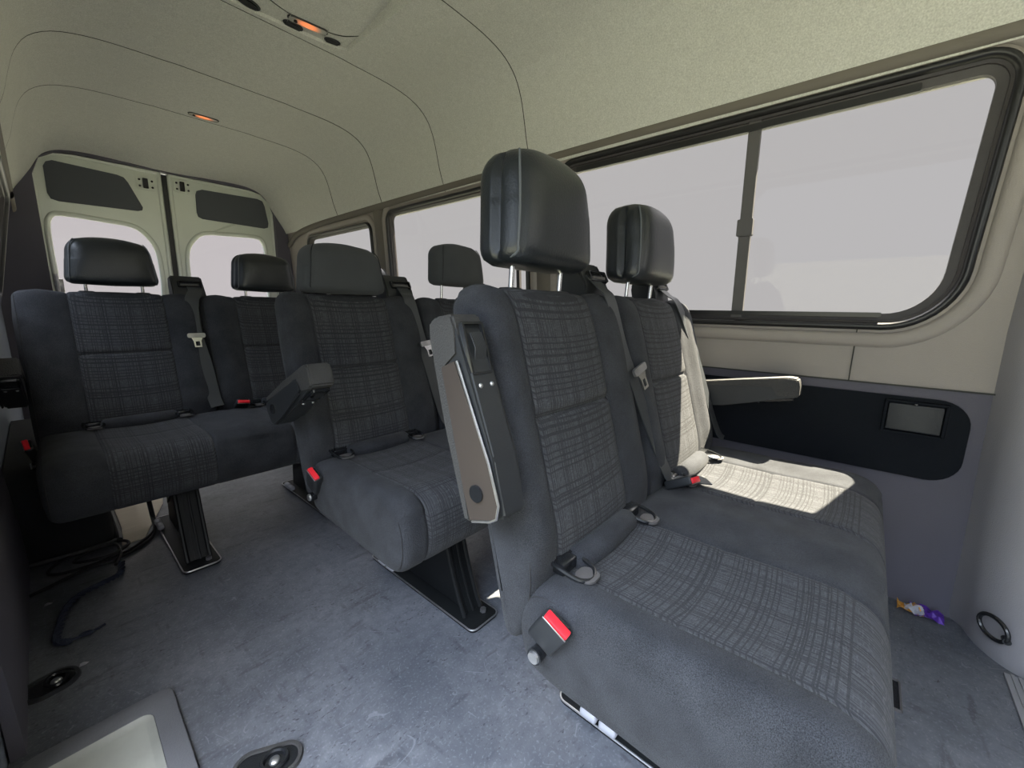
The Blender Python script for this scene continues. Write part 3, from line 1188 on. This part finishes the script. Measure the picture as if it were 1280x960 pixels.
def headrest(c, parent, org, kind='leather', dz=0.0, wide=.262, h=.208):
    m = M['leather'] if kind == 'leather' else M['head_fabric']
    yc, z0 = .510, .950 + dz
    bm = bmesh.new()
    N = 232
    L = 22
    rings = []
    for j in range(L + 1):
        t = j / L
        z = z0 + h * t
        # end rounding
        eb = min(1, t / .16)
        et = min(1, (1 - t) / .30)
        sb = (1 - (1 - eb) ** 2) ** .5
        stt = (1 - (1 - et) ** 2.3) ** .5
        sx = (.84 + .16 * sb) * (.60 + .40 * stt) * (1 - .16 * t)
        sy = (.72 + .28 * sb) * (.30 + .70 * stt)
        hx, hy = wide / 2 * sx, .062 * sy
        R_ = []
        for k in range(N):
            a = 2 * PI * k / N
            ca, sa = math.cos(a), math.sin(a)
            ex, ey = .42, .62
            x = hx * math.copysign(abs(ca) ** ex, ca)
            y = hy * math.copysign(abs(sa) ** ey, sa)
            if kind == 'leather' and abs(ca) > .3:
                g = math.exp(-((y + .004) / .007) ** 2)
                g2 = math.exp(-((y + hy * .80) / .004) ** 2)
                fade = sstep(.02, .12, t) * sstep(1.0, .86, t)
                x -= math.copysign((.014 * g + .002 * g2) * fade, ca)
            # front face gently concave towards the top, leaning back
            y += .018 * t - .009 * math.cos(PI * (t - .5)) * (1 if sa < 0 else .2) * abs(sa)
            R_.append(bm.verts.new((c + x, yc + y, z - (.006 * (x / hx) ** 2 if t > .5 else 0))))
        rings.append(R_)
    for A, B in zip(rings, rings[1:]):
        for k in range(N):
            bm.faces.new((A[k], A[(k + 1) % N], B[(k + 1) % N], B[k]))
    for R_ in (rings[0], rings[-1]):
        cc = sum((v.co for v in R_), Vector()) / N
        cv = bm.verts.new(cc + Vector((0, 0, -.004 if R_ is rings[0] else .005)))
        for k in range(N):
            bm.faces.new((R_[k], R_[(k + 1) % N], cv))
    hr = finish('headrest', bm, m, parent, org, angle=70)
    # piping down the edge between face and side
    for sx in (-1, 1):
        bm = bmesh.new()
        pts = []
        for j in range(2, L - 1):
            R_ = rings if False else None
            t = j / L
            eb = min(1, t / .16); et = min(1, (1 - t) / .30)
            sb = (1 - (1 - eb) ** 2) ** .5
            stt = (1 - (1 - et) ** 2.3) ** .5
            s1 = (.84 + .16 * sb) * (.60 + .40 * stt) * (1 - .16 * t)
            s2 = (.72 + .28 * sb) * (.30 + .70 * stt)
            ca = .80
            x = wide / 2 * s1 * ca ** .42
            sa = -(1 - ca * ca) ** .5
            y = .062 * s2 * -(abs(sa) ** .62)
            y += .018 * t - .009 * math.cos(PI * (t - .5)) * abs(sa)
            pts.append((c + sx * (x + .0005), yc + y, z0 + h * t))
        if kind == 'leather':
            low = pts[0]
            gp = []
            for j in range(3, L - 3):
                t = j / L
                et = min(1, (1 - t) / .30)
                s1 = (.60 + .40 * (1 - (1 - et) ** 2.3) ** .5) * (1 - .16 * t)
                gp.append((c + sx * (wide / 2 * s1 - .0115), yc - .010 + .018 * t, z0 + h * t))
            pts = gp[::-1] + [(low[0] + sx * .001, yc - .012, low[2] - .004), (low[0] + sx * .002, yc - .030, low[2] - .009)] + pts
        tube(bm, catmull(pts, 2), .0022 if kind == 'leather' else .0016, 6)
        finish('piping', bm, M['piping'] if kind == 'leather' else M['stitch'], hr)
        bpy.data.objects[-1] if False else None
        ob = hr.children[-1]
        ob.data.transform(Matrix.Translation(-Vector(org)))
    for q in (-.078, .078):
        bm = bmesh.new()
        tube(bm, [(c + q, .515, .88), (c + q, .510, z0 + .02)], .0052, 10)
        finish('headrest_post', bm, M['chrome'], parent, org)
        bm = bmesh.new()
        box(bm, (c + q - .022, .498, .895), (c + q + .022, .532, .911), .006)
        finish('post_collar', bm, M['black'], parent, org)
    return hr


def belt_tower(x, parent, org, w=.060):
    bm = bmesh.new()
    # wedge-shaped housing behind the top edge
    pr = [(.500, .86), (.575, .86), (.592, .945), (.580, .978), (.545, .986), (.512, .935)]
    for s_, sh in ((-1, 0), (1, 0)):
        pass
    A = [bm.verts.new((x - w, y, z)) for y, z in pr]
    B = [bm.verts.new((x + w * (.80 if z > .93 else 1), y, z)) for y, z in pr]
    n = len(pr)
    for k in range(n):
        bm.faces.new((A[k], A[(k + 1) % n], B[(k + 1) % n], B[k]))
    bm.faces.new(A); bm.faces.new(B)
    bmesh.ops.bevel(bm, geom=bm.edges[:], offset=.005, segments=2, affect='EDGES')
    tw = finish('belt_guide', bm, M['black'], parent, org, angle=35)
    bm = bmesh.new()
    mt = Matrix.Translation((x + .002, .518, .950)) @ Matrix.Rotation(math.radians(-28), 4, 'X')
    ringband(bm, rrect(-w * .72, w * .66, -.014, .016, .006, 4), .007, -.008, lambda u, v, h: mt @ Vector((u, h, v)))
    finish('belt_slot', bm, M['blackshine'], tw, org)
    bm = bmesh.new()
    box(bm, (x - w * .5, .508, .946), (x + w * .46, .524, .953), .002)
    finish('slot_lip', bm, M['midgrey'], tw, org)
    return tw


def seat_belt(path, tongue, parent, org, w=.046, wd=(1, 0, 0), anchor=True, stay=True):
    bm = bmesh.new()
    ribbon(bm, path, wd, w, .0026)
    b = finish('seat_belt', bm, M['webbing'], parent, org, angle=50)
    if tongue:
        p, d = Vector(tongue[0]), tongue[1]
        mt = Matrix.Translation(p) @ Matrix.Rotation(d, 4, 'Y') @ Matrix.Rotation(math.radians(-16), 4, 'X')
        bm = bmesh.new()
        plate([rrect(-.030, .030, -.008, .010, .006, 4)], .007, lambda u, v, h: mt @ Vector((u, h - .004, v)), bm)
        tg = finish('belt_tongue', bm, M['steel'], parent, org, smooth=False)
        bm = bmesh.new()
        plate([[(-.020, -.006), (.020, -.006), (.013, -.022), (.012, -.048), (-.012, -.048), (-.013, -.022)], rrect(-.007, .007, -.042, -.024, .002, 3)], .0026, lambda u, v, h: mt @ Vector((u, h - .005, v)), bm)
        finish('tongue_plate', bm, M['chrome'], tg, org, smooth=False)
    return b


def buckle(loc, rot, parent, org, scale=1.0):
    mt = Matrix.Translation(loc) @ Matrix(rot).to_4x4() if False else Matrix.Translation(loc) @ rot
    bm = bmesh.new()
    box(bm, (-.011, -.024, -.045), (.011, .024, .025), .005, 3, mtx=mt)
    for v in bm.verts:
        pass
    b = finish('buckle', bm, M['black'], parent, org, angle=35)
    bm = bmesh.new()
    box(bm, (-.0095, -.021, .020), (.004, .021, .029), .002, 2, mtx=mt)
    finish('release_button', bm, M['red'], b, org, label='red release button')
    bm = bmesh.new()
    box(bm, (.0045, -.015, .0262), (.0085, .015, .0268), .0001, 1, mtx=mt)
    finish('tongue_slot', bm, M['blackshine'], b, org)
    bm = bmesh.new()
    box(bm, (-.0115, -.022, .0225), (-.0100, .022, .0250), .0004, 1, mtx=mt)
    finish('button_edge', bm, M['steel'], b, org)
    return b


def isofix(x, y, parent, org):
    """black U loop with a little tongue peeking out between back and cushion"""
    bm = bmesh.new()
    pts = catmull([(x - .024, y + .035, .455), (x - .026, y + .005, .452), (x - .020, y - .020, .447), (x, y - .030, .444), (x + .020, y - .020, .447), (x + .026, y + .005, .452), (x + .024, y + .035, .455)], 4)
    tube(bm, pts, .004, 7)
    b = finish('isofix_loop', bm, M['blackshine'], parent, org)
    bm = bmesh.new()
    pr = rrect(x - .019, x + .019, y - .038, y - .002, .014, 5)
    plate([pr], .004, lambda u, v, h: Vector((u, v, .4455 + h)), bm)
    finish('isofix_tongue', bm, M['midgrey'], b, org)
    bm = bmesh.new()
    box(bm, (x - .021, y + .012, .436), (x + .021, y + .040, .458), .004)
    finish('isofix_pocket', bm, M['blackshine'], b, org)


def armrest(pivot, ang, parent, org, side=-1, panel='panel'):
    """built upright (tip +Z, pad towards +Y); ang turns the tip forward; side -1 = its outer face looks to -X"""
    mt = Matrix.Translation(pivot) @ Matrix.Rotation(ang, 4, 'X')
    T = .254
    w0, w1 = 0, -side * .062     # x extents of body

    def bp(x, y, z): return mt @ Vector((x, y, z))
    # body: profile in (y,z)
    prof_ = [(-.044, -.036), (.028, -.046), (.030, .0), (.045, .20), (.052, T - .008), (.040, T), (.008, T), (-.004, T - .012), (-.038, .05)]
    bm = bmesh.new()
    P = prof_
    x0, x1 = (0, .052)
    A = [bm.verts.new(bp(x0, y, z)) for y, z in P]
    B = [bm.verts.new(bp(x1, y, z)) for y, z in P]
    n = len(P)
    for k in range(n):
        bm.faces.new((A[k], A[(k + 1) % n], B[(k + 1) % n], B[k]))
    bm.faces.new(A); bm.faces.new(B)
    bmesh.ops.bevel(bm, geom=bm.edges[:], offset=.005, segments=2, affect='EDGES')
    a = finish('armrest', bm, M['black'], parent, org, angle=35)
    # pebbled pad on the back/top
    bm = bmesh.new()
    P2 = [(.024, -.049), (.040, -.047), (.052, .10), (.062, T - .02), (.058, T + .004), (.040, T + .010), (.004, T + .008), (-.002, T - .012), (.002, T - .052), (.036, T - .060), (.030, 0)]
    A = [bm.verts.new(bp(-.003, y, z)) for y, z in P2]
    B = [bm.verts.new(bp(.055, y, z)) for y, z in P2]
    n = len(P2)
    for k in range(n):
        bm.faces.new((A[k], A[(k + 1) % n], B[(k + 1) % n], B[k]))
    bm.faces.new(A); bm.faces.new(B)
    bmesh.ops.bevel(bm, geom=bm.edges[:], offset=.004, segments=2, affect='EDGES')
    finish('armrest_pad', bm, M['grey'], a, org, angle=35)
    # side trim panel
    tx = -.0035 if side < 0 else .0555
    s_ = 1 if side < 0 else -1
    bm = bmesh.new()
    pc = [(-.041, -.016), (-.030, -.036), (.022, -.043), (.027, 0), (.038, T - .066), (.008, T - .060), (-.034, .045)]
    plate([pc], .004, lambda u, v, h: bp(tx + h, u, v), bm)
    finish('side_trim', bm, M[panel], a, org, smooth=False)
    bm = bmesh.new()
    tube(bm, [bp(tx - s_ * .001, y, z) for y, z in [(.003, T - .060), (-.034, .045), (-.042, -.014), (-.034, -.034), (-.020, -.040), (.018, -.045)]], .0022, 6)
    finish('trim_edge', bm, M['steel'] if panel == 'panel' else M['black'], a, org)
    bm = bmesh.new()
    rm = mt @ Matrix.Translation((tx - s_ * .002, -.002, 0)) @ Matrix.Rotation(PI / 2, 4, 'Y')
    bmesh.ops.create_cone(bm, cap_ends=True, segments=24, radius1=.013, radius2=.013, depth=.006, matrix=rm)
    finish('pivot_cap', bm, M['blackshine'], a, org, angle=30)
    # recess with ribbed wheel at the tip (on the underside)
    bm = bmesh.new()
    mf = Matrix.Translation((0, 0, 0))
    ringband(bm, rrect(.004, .048, T - .085, T - .004, .006, 3), .006, .006, lambda u, v, h: bp(u, -.004 - (T - v) * .115 - h + .002, v))
    finish('wheel_frame', bm, M['blackshine'], a, org, angle=35)
    bm = bmesh.new()
    c_ = bp(.029, -.002, T - .042)
    for k in range(9):
        q = Vector((.029 + (k - 4) * .0026, 0, 0))
        tube(bm, [bp(q.x, -.010, T - .068), bp(q.x, -.016, T - .045), bp(q.x, -.009, T - .022)], .0016, 5)
    finish('adjust_wheel', bm, M['black'], a, org)
    for q in (.015, .038):
        bm = bmesh.new()
        bmesh.ops.create_uvsphere(bm, u_segments=10, v_segments=6, radius=.004, matrix=Matrix.Translation(bp(q, -.019, T - .10)))
        finish('screw', bm, M['steel'], a, org)
    return a


def pedestal(x, parent, org, inner=1):
    """cast side leg on a floor plate; YZ outline, three ribs at the front edge"""
    bm = bmesh.new()
    fr_ = catmull([(.075, .275, 0), (.045, .22, 0), (.02, .14, 0), (-.01, .06, 0), (-.035, .012, 0)], 4)
    outl = [(.36, .275)] + [(p.x, p.y) for p in fr_] + [(.385, .012)]
    plate([outl], .020, lambda u, v, h: Vector((x + h, u, v)), bm)
    # flange and ribs running down the front edge
    for dx, r_ in ((-.031, .006), (.004, .0035), (.031, .006)):
        tube(bm, [(x + dx, p.x - .004 - abs(dx) * .05, p.y) for p in fr_], r_, 7)
    pts = [(p.x + .002, p.y) for p in fr_]
    for a_, b_ in zip(pts, pts[1:]):
        q = [bm.verts.new((x + s_ * .033, y, z)) for s_ in (-1, 1) for y, z in (a_, b_)]
        bm.faces.new((q[0], q[1], q[3], q[2]))
    # embossed triangle
    plate([[(.17, .22), (.33, .22), (.33, .10)]], .008, lambda u, v, h: Vector((x - .013 + h, u, v)), bm)
    box(bm, (x - .035, .03, .255), (x + .035, .37, .285), .004)
    p = finish('seat_leg', bm, M['blackmetal'], parent, org, angle=35)
    bm = bmesh.new()
    o = [(-.085, .0), (-.085, 0)]
    ol = rrect(x - .052, x + .052, -.095, .425, .018, 4)
    plate([ol], .010, lambda u, v, h: Vector((u, v, .006 + h)), bm, bev=.002)
    finish('floor_plate', bm, M['blackmetal'], p, org, angle=35)
    bm = bmesh.new()
    tube(bm, [(u, v, .010) for u, v in ol], .0024, 6, True)
    finish('plate_edge', bm, M['steel'], p, org)
    for yy in (-.06, .40):
        bm = bmesh.new()
        bmesh.ops.create_cone(bm, cap_ends=True, segments=6, radius1=.009, radius2=.009, depth=.010, matrix=Matrix.Translation((x + .022, yy, .016)))
        finish('floor_bolt', bm, M['steel'], p, org, smooth=False)
    for y_ in (.30, .345):
        bm = bmesh.new()
        box(bm, (x - .060, y_ - .020, .014), (x - .040, y_ + .020, .034), .007, 3)
        finish('bolt_cover', bm, M['white'], p, org)
    return p


def roll(c, parent, org):
    bm = bmesh.new()
    tube(bm, [(c - .105, .335, .440), (c - .095, .333, .441), (c, .331, .441), (c + .095, .333, .441), (c + .105, .335, .440)], [.016, .024, .025, .024, .016], 18)
    finish('cushion_roll', bm, M['fabric'], parent, org, angle=70)


def make_bench(name, x_edges, centres, label, hkinds, arms, towers, belts, legs, dy, hdz=None, hwide=None):
    """everything modelled at row 1, then placed by moving the Empty by dy"""
    O = Vector((sum(x_edges[::len(x_edges) - 1]) / 2 if False else (x_edges[0][0] + x_edges[-1][1]) / 2, .2, 0))
    t_ = thing(name, (O.x, O.y + dy, 0), label, 'bench seat', None)
    for (a, b), c in zip(x_edges, centres):
        backrest(a, b, c, t_, O)
    cushion(x_edges[0][0], x_edges[-1][1], centres, t_, O)
    for i, c in enumerate(centres):
        roll(c, t_, O)
        for q in (-.125, .125):
            isofix(c + q, .315, t_, O)
        kk = hkinds[i]
        headrest(c + (hdz[i][1] if hdz else 0), t_, O, kk, hdz[i][0] if hdz else 0, hwide[i][0] if hwide else .260, hwide[i][1] if hwide else .208)
    for x in towers: belt_tower(x, t_, O)
    for path, tongue in belts: seat_belt(path, tongue, t_, O)
    for i, (piv, ang_, side) in enumerate(arms): armrest(piv, ang_, t_, O, side, 'panel' if i == 0 and dy == 0 else 'black' if side < 0 else 'midgrey')
    for x in legs: pedestal(x, t_, O)
    # under-seat frame
    bm = bmesh.new()
    for y in (.04, .33):
        tube(bm, [(x_edges[0][0] + .04, y, .268), (x_edges[-1][1] - .04, y, .268)], .016, 10)
    finish('seat_frame', bm, M['blackmetal'], t_, O)
    # aisle-side buckle
    x0 = x_edges[0][0]
    rot = Matrix.Rotation(math.radians(-12), 4, 'Y') @ Matrix.Rotation(math.radians(32), 4, 'X')
    buckle((x0 - .016, .297, .405), rot, t_, O)
    bm = bmesh.new()
    rm = Matrix.Translation((x0 - .010, .325, .343)) @ Matrix.Rotation(PI / 2, 4, 'Y')
    bmesh.ops.create_cone(bm, cap_ends=True, segments=20, radius1=.013, radius2=.011, depth=.022, matrix=rm)
    finish('buckle_bolt', bm, M['blackshine'], t_, O, angle=30)
    bm = bmesh.new()
    bmesh.ops.create_cone(bm, cap_ends=True, segments=20, radius1=.010, radius2=.009, depth=.004, matrix=Matrix.Translation((x0 - .023, .325, .343)) @ Matrix.Rotation(-PI / 2, 4, 'Y'))
    finish('bolt_head', bm, M['steel'], t_, O, angle=30)
    # middle buckles lying on the cushion
    for (a, b), (c2, d2) in zip(x_edges, x_edges[1:]):
        rot = Matrix.Rotation(math.radians(60), 4, 'X') @ Matrix.Rotation(math.radians(80), 4, 'Z')
        buckle((b + .075, .295, .462), rot, t_, O)
    # back shell edge of the backrests
    return t_


# belts in row-1 coordinates
b1 = ([(.885, .525, .955), (.888, .492, .925), (.880, .462, .895), (.892, .432, .79), (.925, .400, .68), (.965, .368, .565), (1.0, .342, .475), (1.022, .325, .452), (1.050, .290, .452), (1.075, .262, .450)], ((.922, .402, .735), math.radians(-16)))
b1w = ([(1.30, .525, .955), (1.31, .492, .925), (1.325, .462, .895), (1.37, .430, .79), (1.41, .400, .68), (1.44, .368, .56), (1.455, .340, .48), (1.46, .322, .460)], None)
E1 = [(.46, .925), (.935, 1.46)]
C1 = [.663, 1.16]
make_bench('bench_seat', E1, C1, 'nearest dark grey double bench seat with black leather headrests and armrest folded up',
           ['leather', 'leather'],
           [((.392, .400, .607), math.radians(-11.5), -1), ((1.478, .395, .600), math.radians(85), 1)],
           [.905, 1.31], [b1, b1w], [.72, 1.25], 0, hdz=[(0, 0), (0, -.02)])
b2 = ([(.885, .525, .955), (.888, .492, .925), (.885, .462, .895), (.900, .428, .77), (.915, .400, .68), (.93, .368, .565), (.945, .342, .475), (.96, .325, .455)], ((.912, .402, .745), math.radians(-8)))
make_bench('bench_seat', E1, C1, 'middle-row dark grey double bench seat with fabric headrests and armrest lowered',
           ['fabric', 'fabric'],
           [((.396, .400, .595), math.radians(70), -1), ((1.478, .395, .600), math.radians(85), 1)],
           [.885, 1.31], [b2, b1w], [.72, 1.25], .797, hdz=[(-.038, 0), (.012, -.01)], hwide=[(.275, .155), (.245, .165)])
# rear bench, three seats; x given directly, y in row-1 coordinates
E3 = [(-.05, .45), (.46, .965), (.975, 1.49)]
C3 = [.207, .713, 1.245]
b3 = ([(.445, .525, .955), (.448, .492, .925), (.428, .462, .89), (.418, .440, .82), (.418, .418, .745), (.432, .385, .63), (.440, .352, .50), (.446, .332, .455)], ((.418, .412, .742), math.radians(0)))
b3b = ([(.95, .525, .955), (.948, .492, .925), (.94, .462, .89), (.945, .418, .745), (.95, .352, .50), (.95, .332, .455)], None)
make_bench('bench_seat', E3, C3, 'rear dark grey three-place bench seat in front of the back doors',
           ['leather'] * 3,
           [((-.105, .400, .575), math.radians(72), -1)],
           [.437, .95], [b3, b3b], [.262, .74, 1.25], 1.665, hdz=[(-.015, 0), (-.015, .005), (-.015, 0)], hwide=[(.262, .170)] * 3)

# ------------------------------------------------------------------ objects on floor and walls
# recessed step / hatch
t = thing('floor_hatch', (0, .95, 0), 'grey framed floor hatch with pale worn metal pan', 'hatch')
# corners on the floor plane: front-right, runs to the left wall
cA, dirx, diry = Vector((.098, 1.10, 0)), Vector((-1, .0, 0)).normalized(), Vector((-.01, -1, 0)).normalized()


def hm(u, v, h):     # u leftwards, v towards the camera
    return cA + dirx * u + diry * v + Vector((0, 0, h))


bm = bmesh.new()
outer = rrect(0, .225, 0, .60, .022, 5)
inner = rrect(.040, .21, .05, .55, .02, 5)
plate([outer, inner], .014, lambda u, v, h: hm(u, v, h + .007), bm, bev=.004)
finish('hatch_frame', bm, M['matgrey'], t, (0, .95, 0), angle=35)
bm = bmesh.new()
n = len(inner)
in2 = offset_loop(inner, .012)
A = [bm.verts.new(hm(a, b, .013)) for a, b in inner]
B = [bm.verts.new(hm(a, b, .003)) for a, b in in2]
for k in range(n):
    bm.faces.new((A[k], A[(k + 1) % n], B[(k + 1) % n], B[k]))
bm.faces.new(B)
finish('metal_pan', bm, M['pan'], t, (0, .95, 0), angle=50)

# recessed lashing cups
for (x, y, rz, L, W, lb, mm) in ((-.085, 1.315, math.radians(10), .050, .040, 'oval black floor lashing cup at left by the wall', 'black'), (.185, .765, math.radians(-30), .062, .034, 'oval shiny black floor lashing cup beside the hatch', 'steel')):
    mt = Matrix.Translation((x, y, 0)) @ Matrix.Rotation(rz, 4, 'Z')
    v = thing('floor_lashing_cup', (x, y, 0), lb, 'lashing cup', 'lashing cups in the floor')
    o = rrect(-L, L, -W, W, W * .97, 8)
    bm = bmesh.new()
    ringband(bm, o, .010, .007, lambda a, b, h: mt @ Vector((a, b, h)))
    finish('cup_rim', bm, M['black'] if mm == 'black' else M['grey'], v, (x, y, 0))
    bm = bmesh.new()
    plate([offset_loop(o, .008)], .003, lambda a, b, h: mt @ Vector((a, b, h + .002)), bm)
    finish('cup_floor', bm, M['blackshine'], v, (x, y, 0), smooth=False)
    bm = bmesh.new()
    tube(bm, [mt @ Vector((L * .35 * math.cos(a) + L * .2, W * .55 * math.sin(a), .008)) for a in [2 * PI * k / 20 for k in range(20)]], .004, 6, True)
    finish('lashing_ring', bm, M['blackshine'], v, (x, y, 0))
    bm = bmesh.new()
    bmesh.ops.create_uvsphere(bm, u_segments=14, v_segments=8, radius=.010, matrix=mt @ Matrix.Translation((L * .2, 0, .004)) @ Matrix.Diagonal((1, 1, .6, 1)))
    finish('ring_bolt', bm, M['steel'], v, (x, y, 0))

# added tan wood-grained sheet, stands in for replaced background behind the wheel box
bm = bmesh.new()
ol = [(.112, 3.2), (.60, 3.2), (.55, 2.62), (.34, 2.56), (.285, 2.40), (.262, 2.25), (.205, 2.08), (.165, 1.955), (.10, 1.945), (.115, 2.1)]
plate([ol], .004, lambda u, v, h: Vector((u, v, h + .003)), bm)
finish('tan_fill_sheet', bm, M['wood'], label='tan sheet on the floor standing in for replaced background behind the wheel arch box', cat='sheet', smooth=False)

# cord tangle
bm = bmesh.new()
pts = [(.205, 2.14, .24), (.205, 2.10, .12), (.205, 2.03, .02), (.19, 1.975, .008), (.15, 1.92, .006), (.10, 1.875, .006), (.03, 1.86, .006), (-.05, 1.865, .006), (-.08, 1.90, .006), (-.05, 1.955, .008), (.03, 1.99, .010), (.10, 1.97, .012), (.115, 1.92, .012), (.06, 1.87, .014), (-.02, 1.90, .014), (.02, 1.95, .016), (.08, 1.955, .014), (.09, 1.87, .012), (.07, 1.80, .008)]
tube(bm, catmull(pts, 8), .005, 7)
pts = [(.195, 2.15, .24), (.200, 2.07, .06), (.195, 1.98, .008), (.16, 1.90, .006), (.09, 1.85, .006), (.0, 1.84, .006), (-.08, 1.80, .006), (-.12, 1.78, .006)]
tube(bm, catmull(pts, 8), .005, 7)
c = finish('cable', bm, M['cable'], label='black cable looped on the floor under the rear bench', cat='cable')
bm = bmesh.new()
cl = catmull([(.085, 1.80, .009), (.072, 1.725, .009), (.03, 1.70, .009), (-.02, 1.675, .009), (-.05, 1.62, .009), (-.064, 1.54, .009), (-.070, 1.475, .009), (-.05, 1.452, .009)], 14)
for ph in (0, 2 * PI / 3, 4 * PI / 3):
    tube(bm, [p + Vector((math.cos(ph + i * .55), math.sin(ph + i * .55) * .6, math.sin(ph + i * .55) * .6)) * .005 for i, p in enumerate(cl)], .0045, 6)
tube(bm, catmull([(-.055, 1.455, .009), (-.02, 1.452, .009), (.005, 1.462, .007), (.018, 1.470, .006)], 5), .003, 6)
tube(bm, catmull([(-.03, 1.452, .012), (-.012, 1.444, .013), (-.006, 1.456, .010), (-.02, 1.462, .010)], 5, True), .003, 6, True)
finish('braided_rope', bm, M['cord'], label='dark blue braided rope end lying across the floor at left', cat='rope')

# debris: wrapper
t = thing('candy_wrapper', (1.615, -.215, 0), 'crumpled purple and orange wrapper on the floor by the right wall', 'wrapper')
for nm, m_, cx, cy, s_ in (('purple_foil', 'purple', 1.615, -.235, 1), ('orange_foil', 'gold', 1.612, -.200, .8), ('white_foil', 'white', 1.602, -.208, .6)):
    bm = bmesh.new()
    G = 7
    vs = [[bm.verts.new((cx + (i - 3) * .008 * s_ + random.uniform(-.003, .003), cy + (j - 3) * .012 * s_, .004 + (.020 if nm != 'white_foil' else .026) * random.random())) for j in range(G)] for i in range(G)]
    for i in range(G - 1):
        for j in range(G - 1):
            bm.faces.new((vs[i][j], vs[i + 1][j], vs[i + 1][j + 1], vs[i][j + 1]))
    finish(nm, bm, M[m_], t, (1.615, -.215, 0), smooth=False)

# lashing ring on the pillar
t = thing('tie_down_ring', (1.515, -.352, .07), 'black tie-down ring mounted low on the door pillar at right', 'ring')
bm = bmesh.new()
ax1, ax2 = Vector((.80, .60, .05)).normalized(), Vector((.05, 0, .99)).normalized()
ctr = Vector((1.506, -.337, .094))
tube(bm, [ctr + ax1 * .034 * math.cos(a) + ax2 * .027 * math.sin(a) for a in [2 * PI * k / 26 for k in range(26)]], .0052, 8, True)
finish('ring', bm, M['blackshine'], t, (1.515, -.352, .07))
bm = bmesh.new()
q = ctr - ax1 * .034 + Vector((.004, -.004, -.010))
tube(bm, [q + Vector((-.006, .004, 0)), q + Vector((.012, .004, 0))], .008, 10)
finish('ring_mount', bm, M['black'], t, (1.515, -.352, .07))

# floor latch in front of bench and grate
t = thing('floor_socket', (1.215, -.165, 0), 'small rectangular metal-rimmed floor socket beside the front of the bench', 'socket')
bm = bmesh.new()
ol = rrect(1.155, 1.262, -.168, -.138, .008, 4)
ringband(bm, ol, .006, .005, lambda a, b, h: Vector((a, b, h)))
finish('socket_rim', bm, M['midgrey'], t, (1.215, -.165, 0))
bm = bmesh.new()
plate([offset_loop(ol, .005)], .002, lambda a, b, h: Vector((a, b, h + .0015)), bm)
finish('socket_plate', bm, M['blackshine'], t, (1.215, -.165, 0), smooth=False)
bm = bmesh.new()
box(bm, (1.15, -.95, 0), (1.470, -.362, .006), .001)
for k in range(20):
    box(bm, (1.152, -.375 - k * .012 - .004, .006), (1.468, -.375 - k * .012 + .002, .009))
finish('step_grate', bm, M['grate'], label='ribbed grey step plate on the floor by the door pillar', cat='step plate', smooth=False)
# small debris scraps
for x, y, lb in ((-.083, 1.70, 'tiny white paper scrap on the floor near the blue rope'), (-.03, 1.338, 'tiny white paper scrap beside the left floor cup')):
    bm = bmesh.new()
    a_ = [bm.verts.new((x + dx, y + dy, z)) for dx, dy, z in ((-.008, -.003, .001), (.004, -.008, .004), (.010, .002, .001), (.0, .003, .006), (-.006, .009, .001))]
    bm.faces.new((a_[0], a_[1], a_[3])); bm.faces.new((a_[1], a_[2], a_[3])); bm.faces.new((a_[3], a_[2], a_[4])); bm.faces.new((a_[0], a_[3], a_[4]))
    finish('paper_scrap', bm, M['white'], label=lb, cat='scrap', group='paper scraps on the floor')
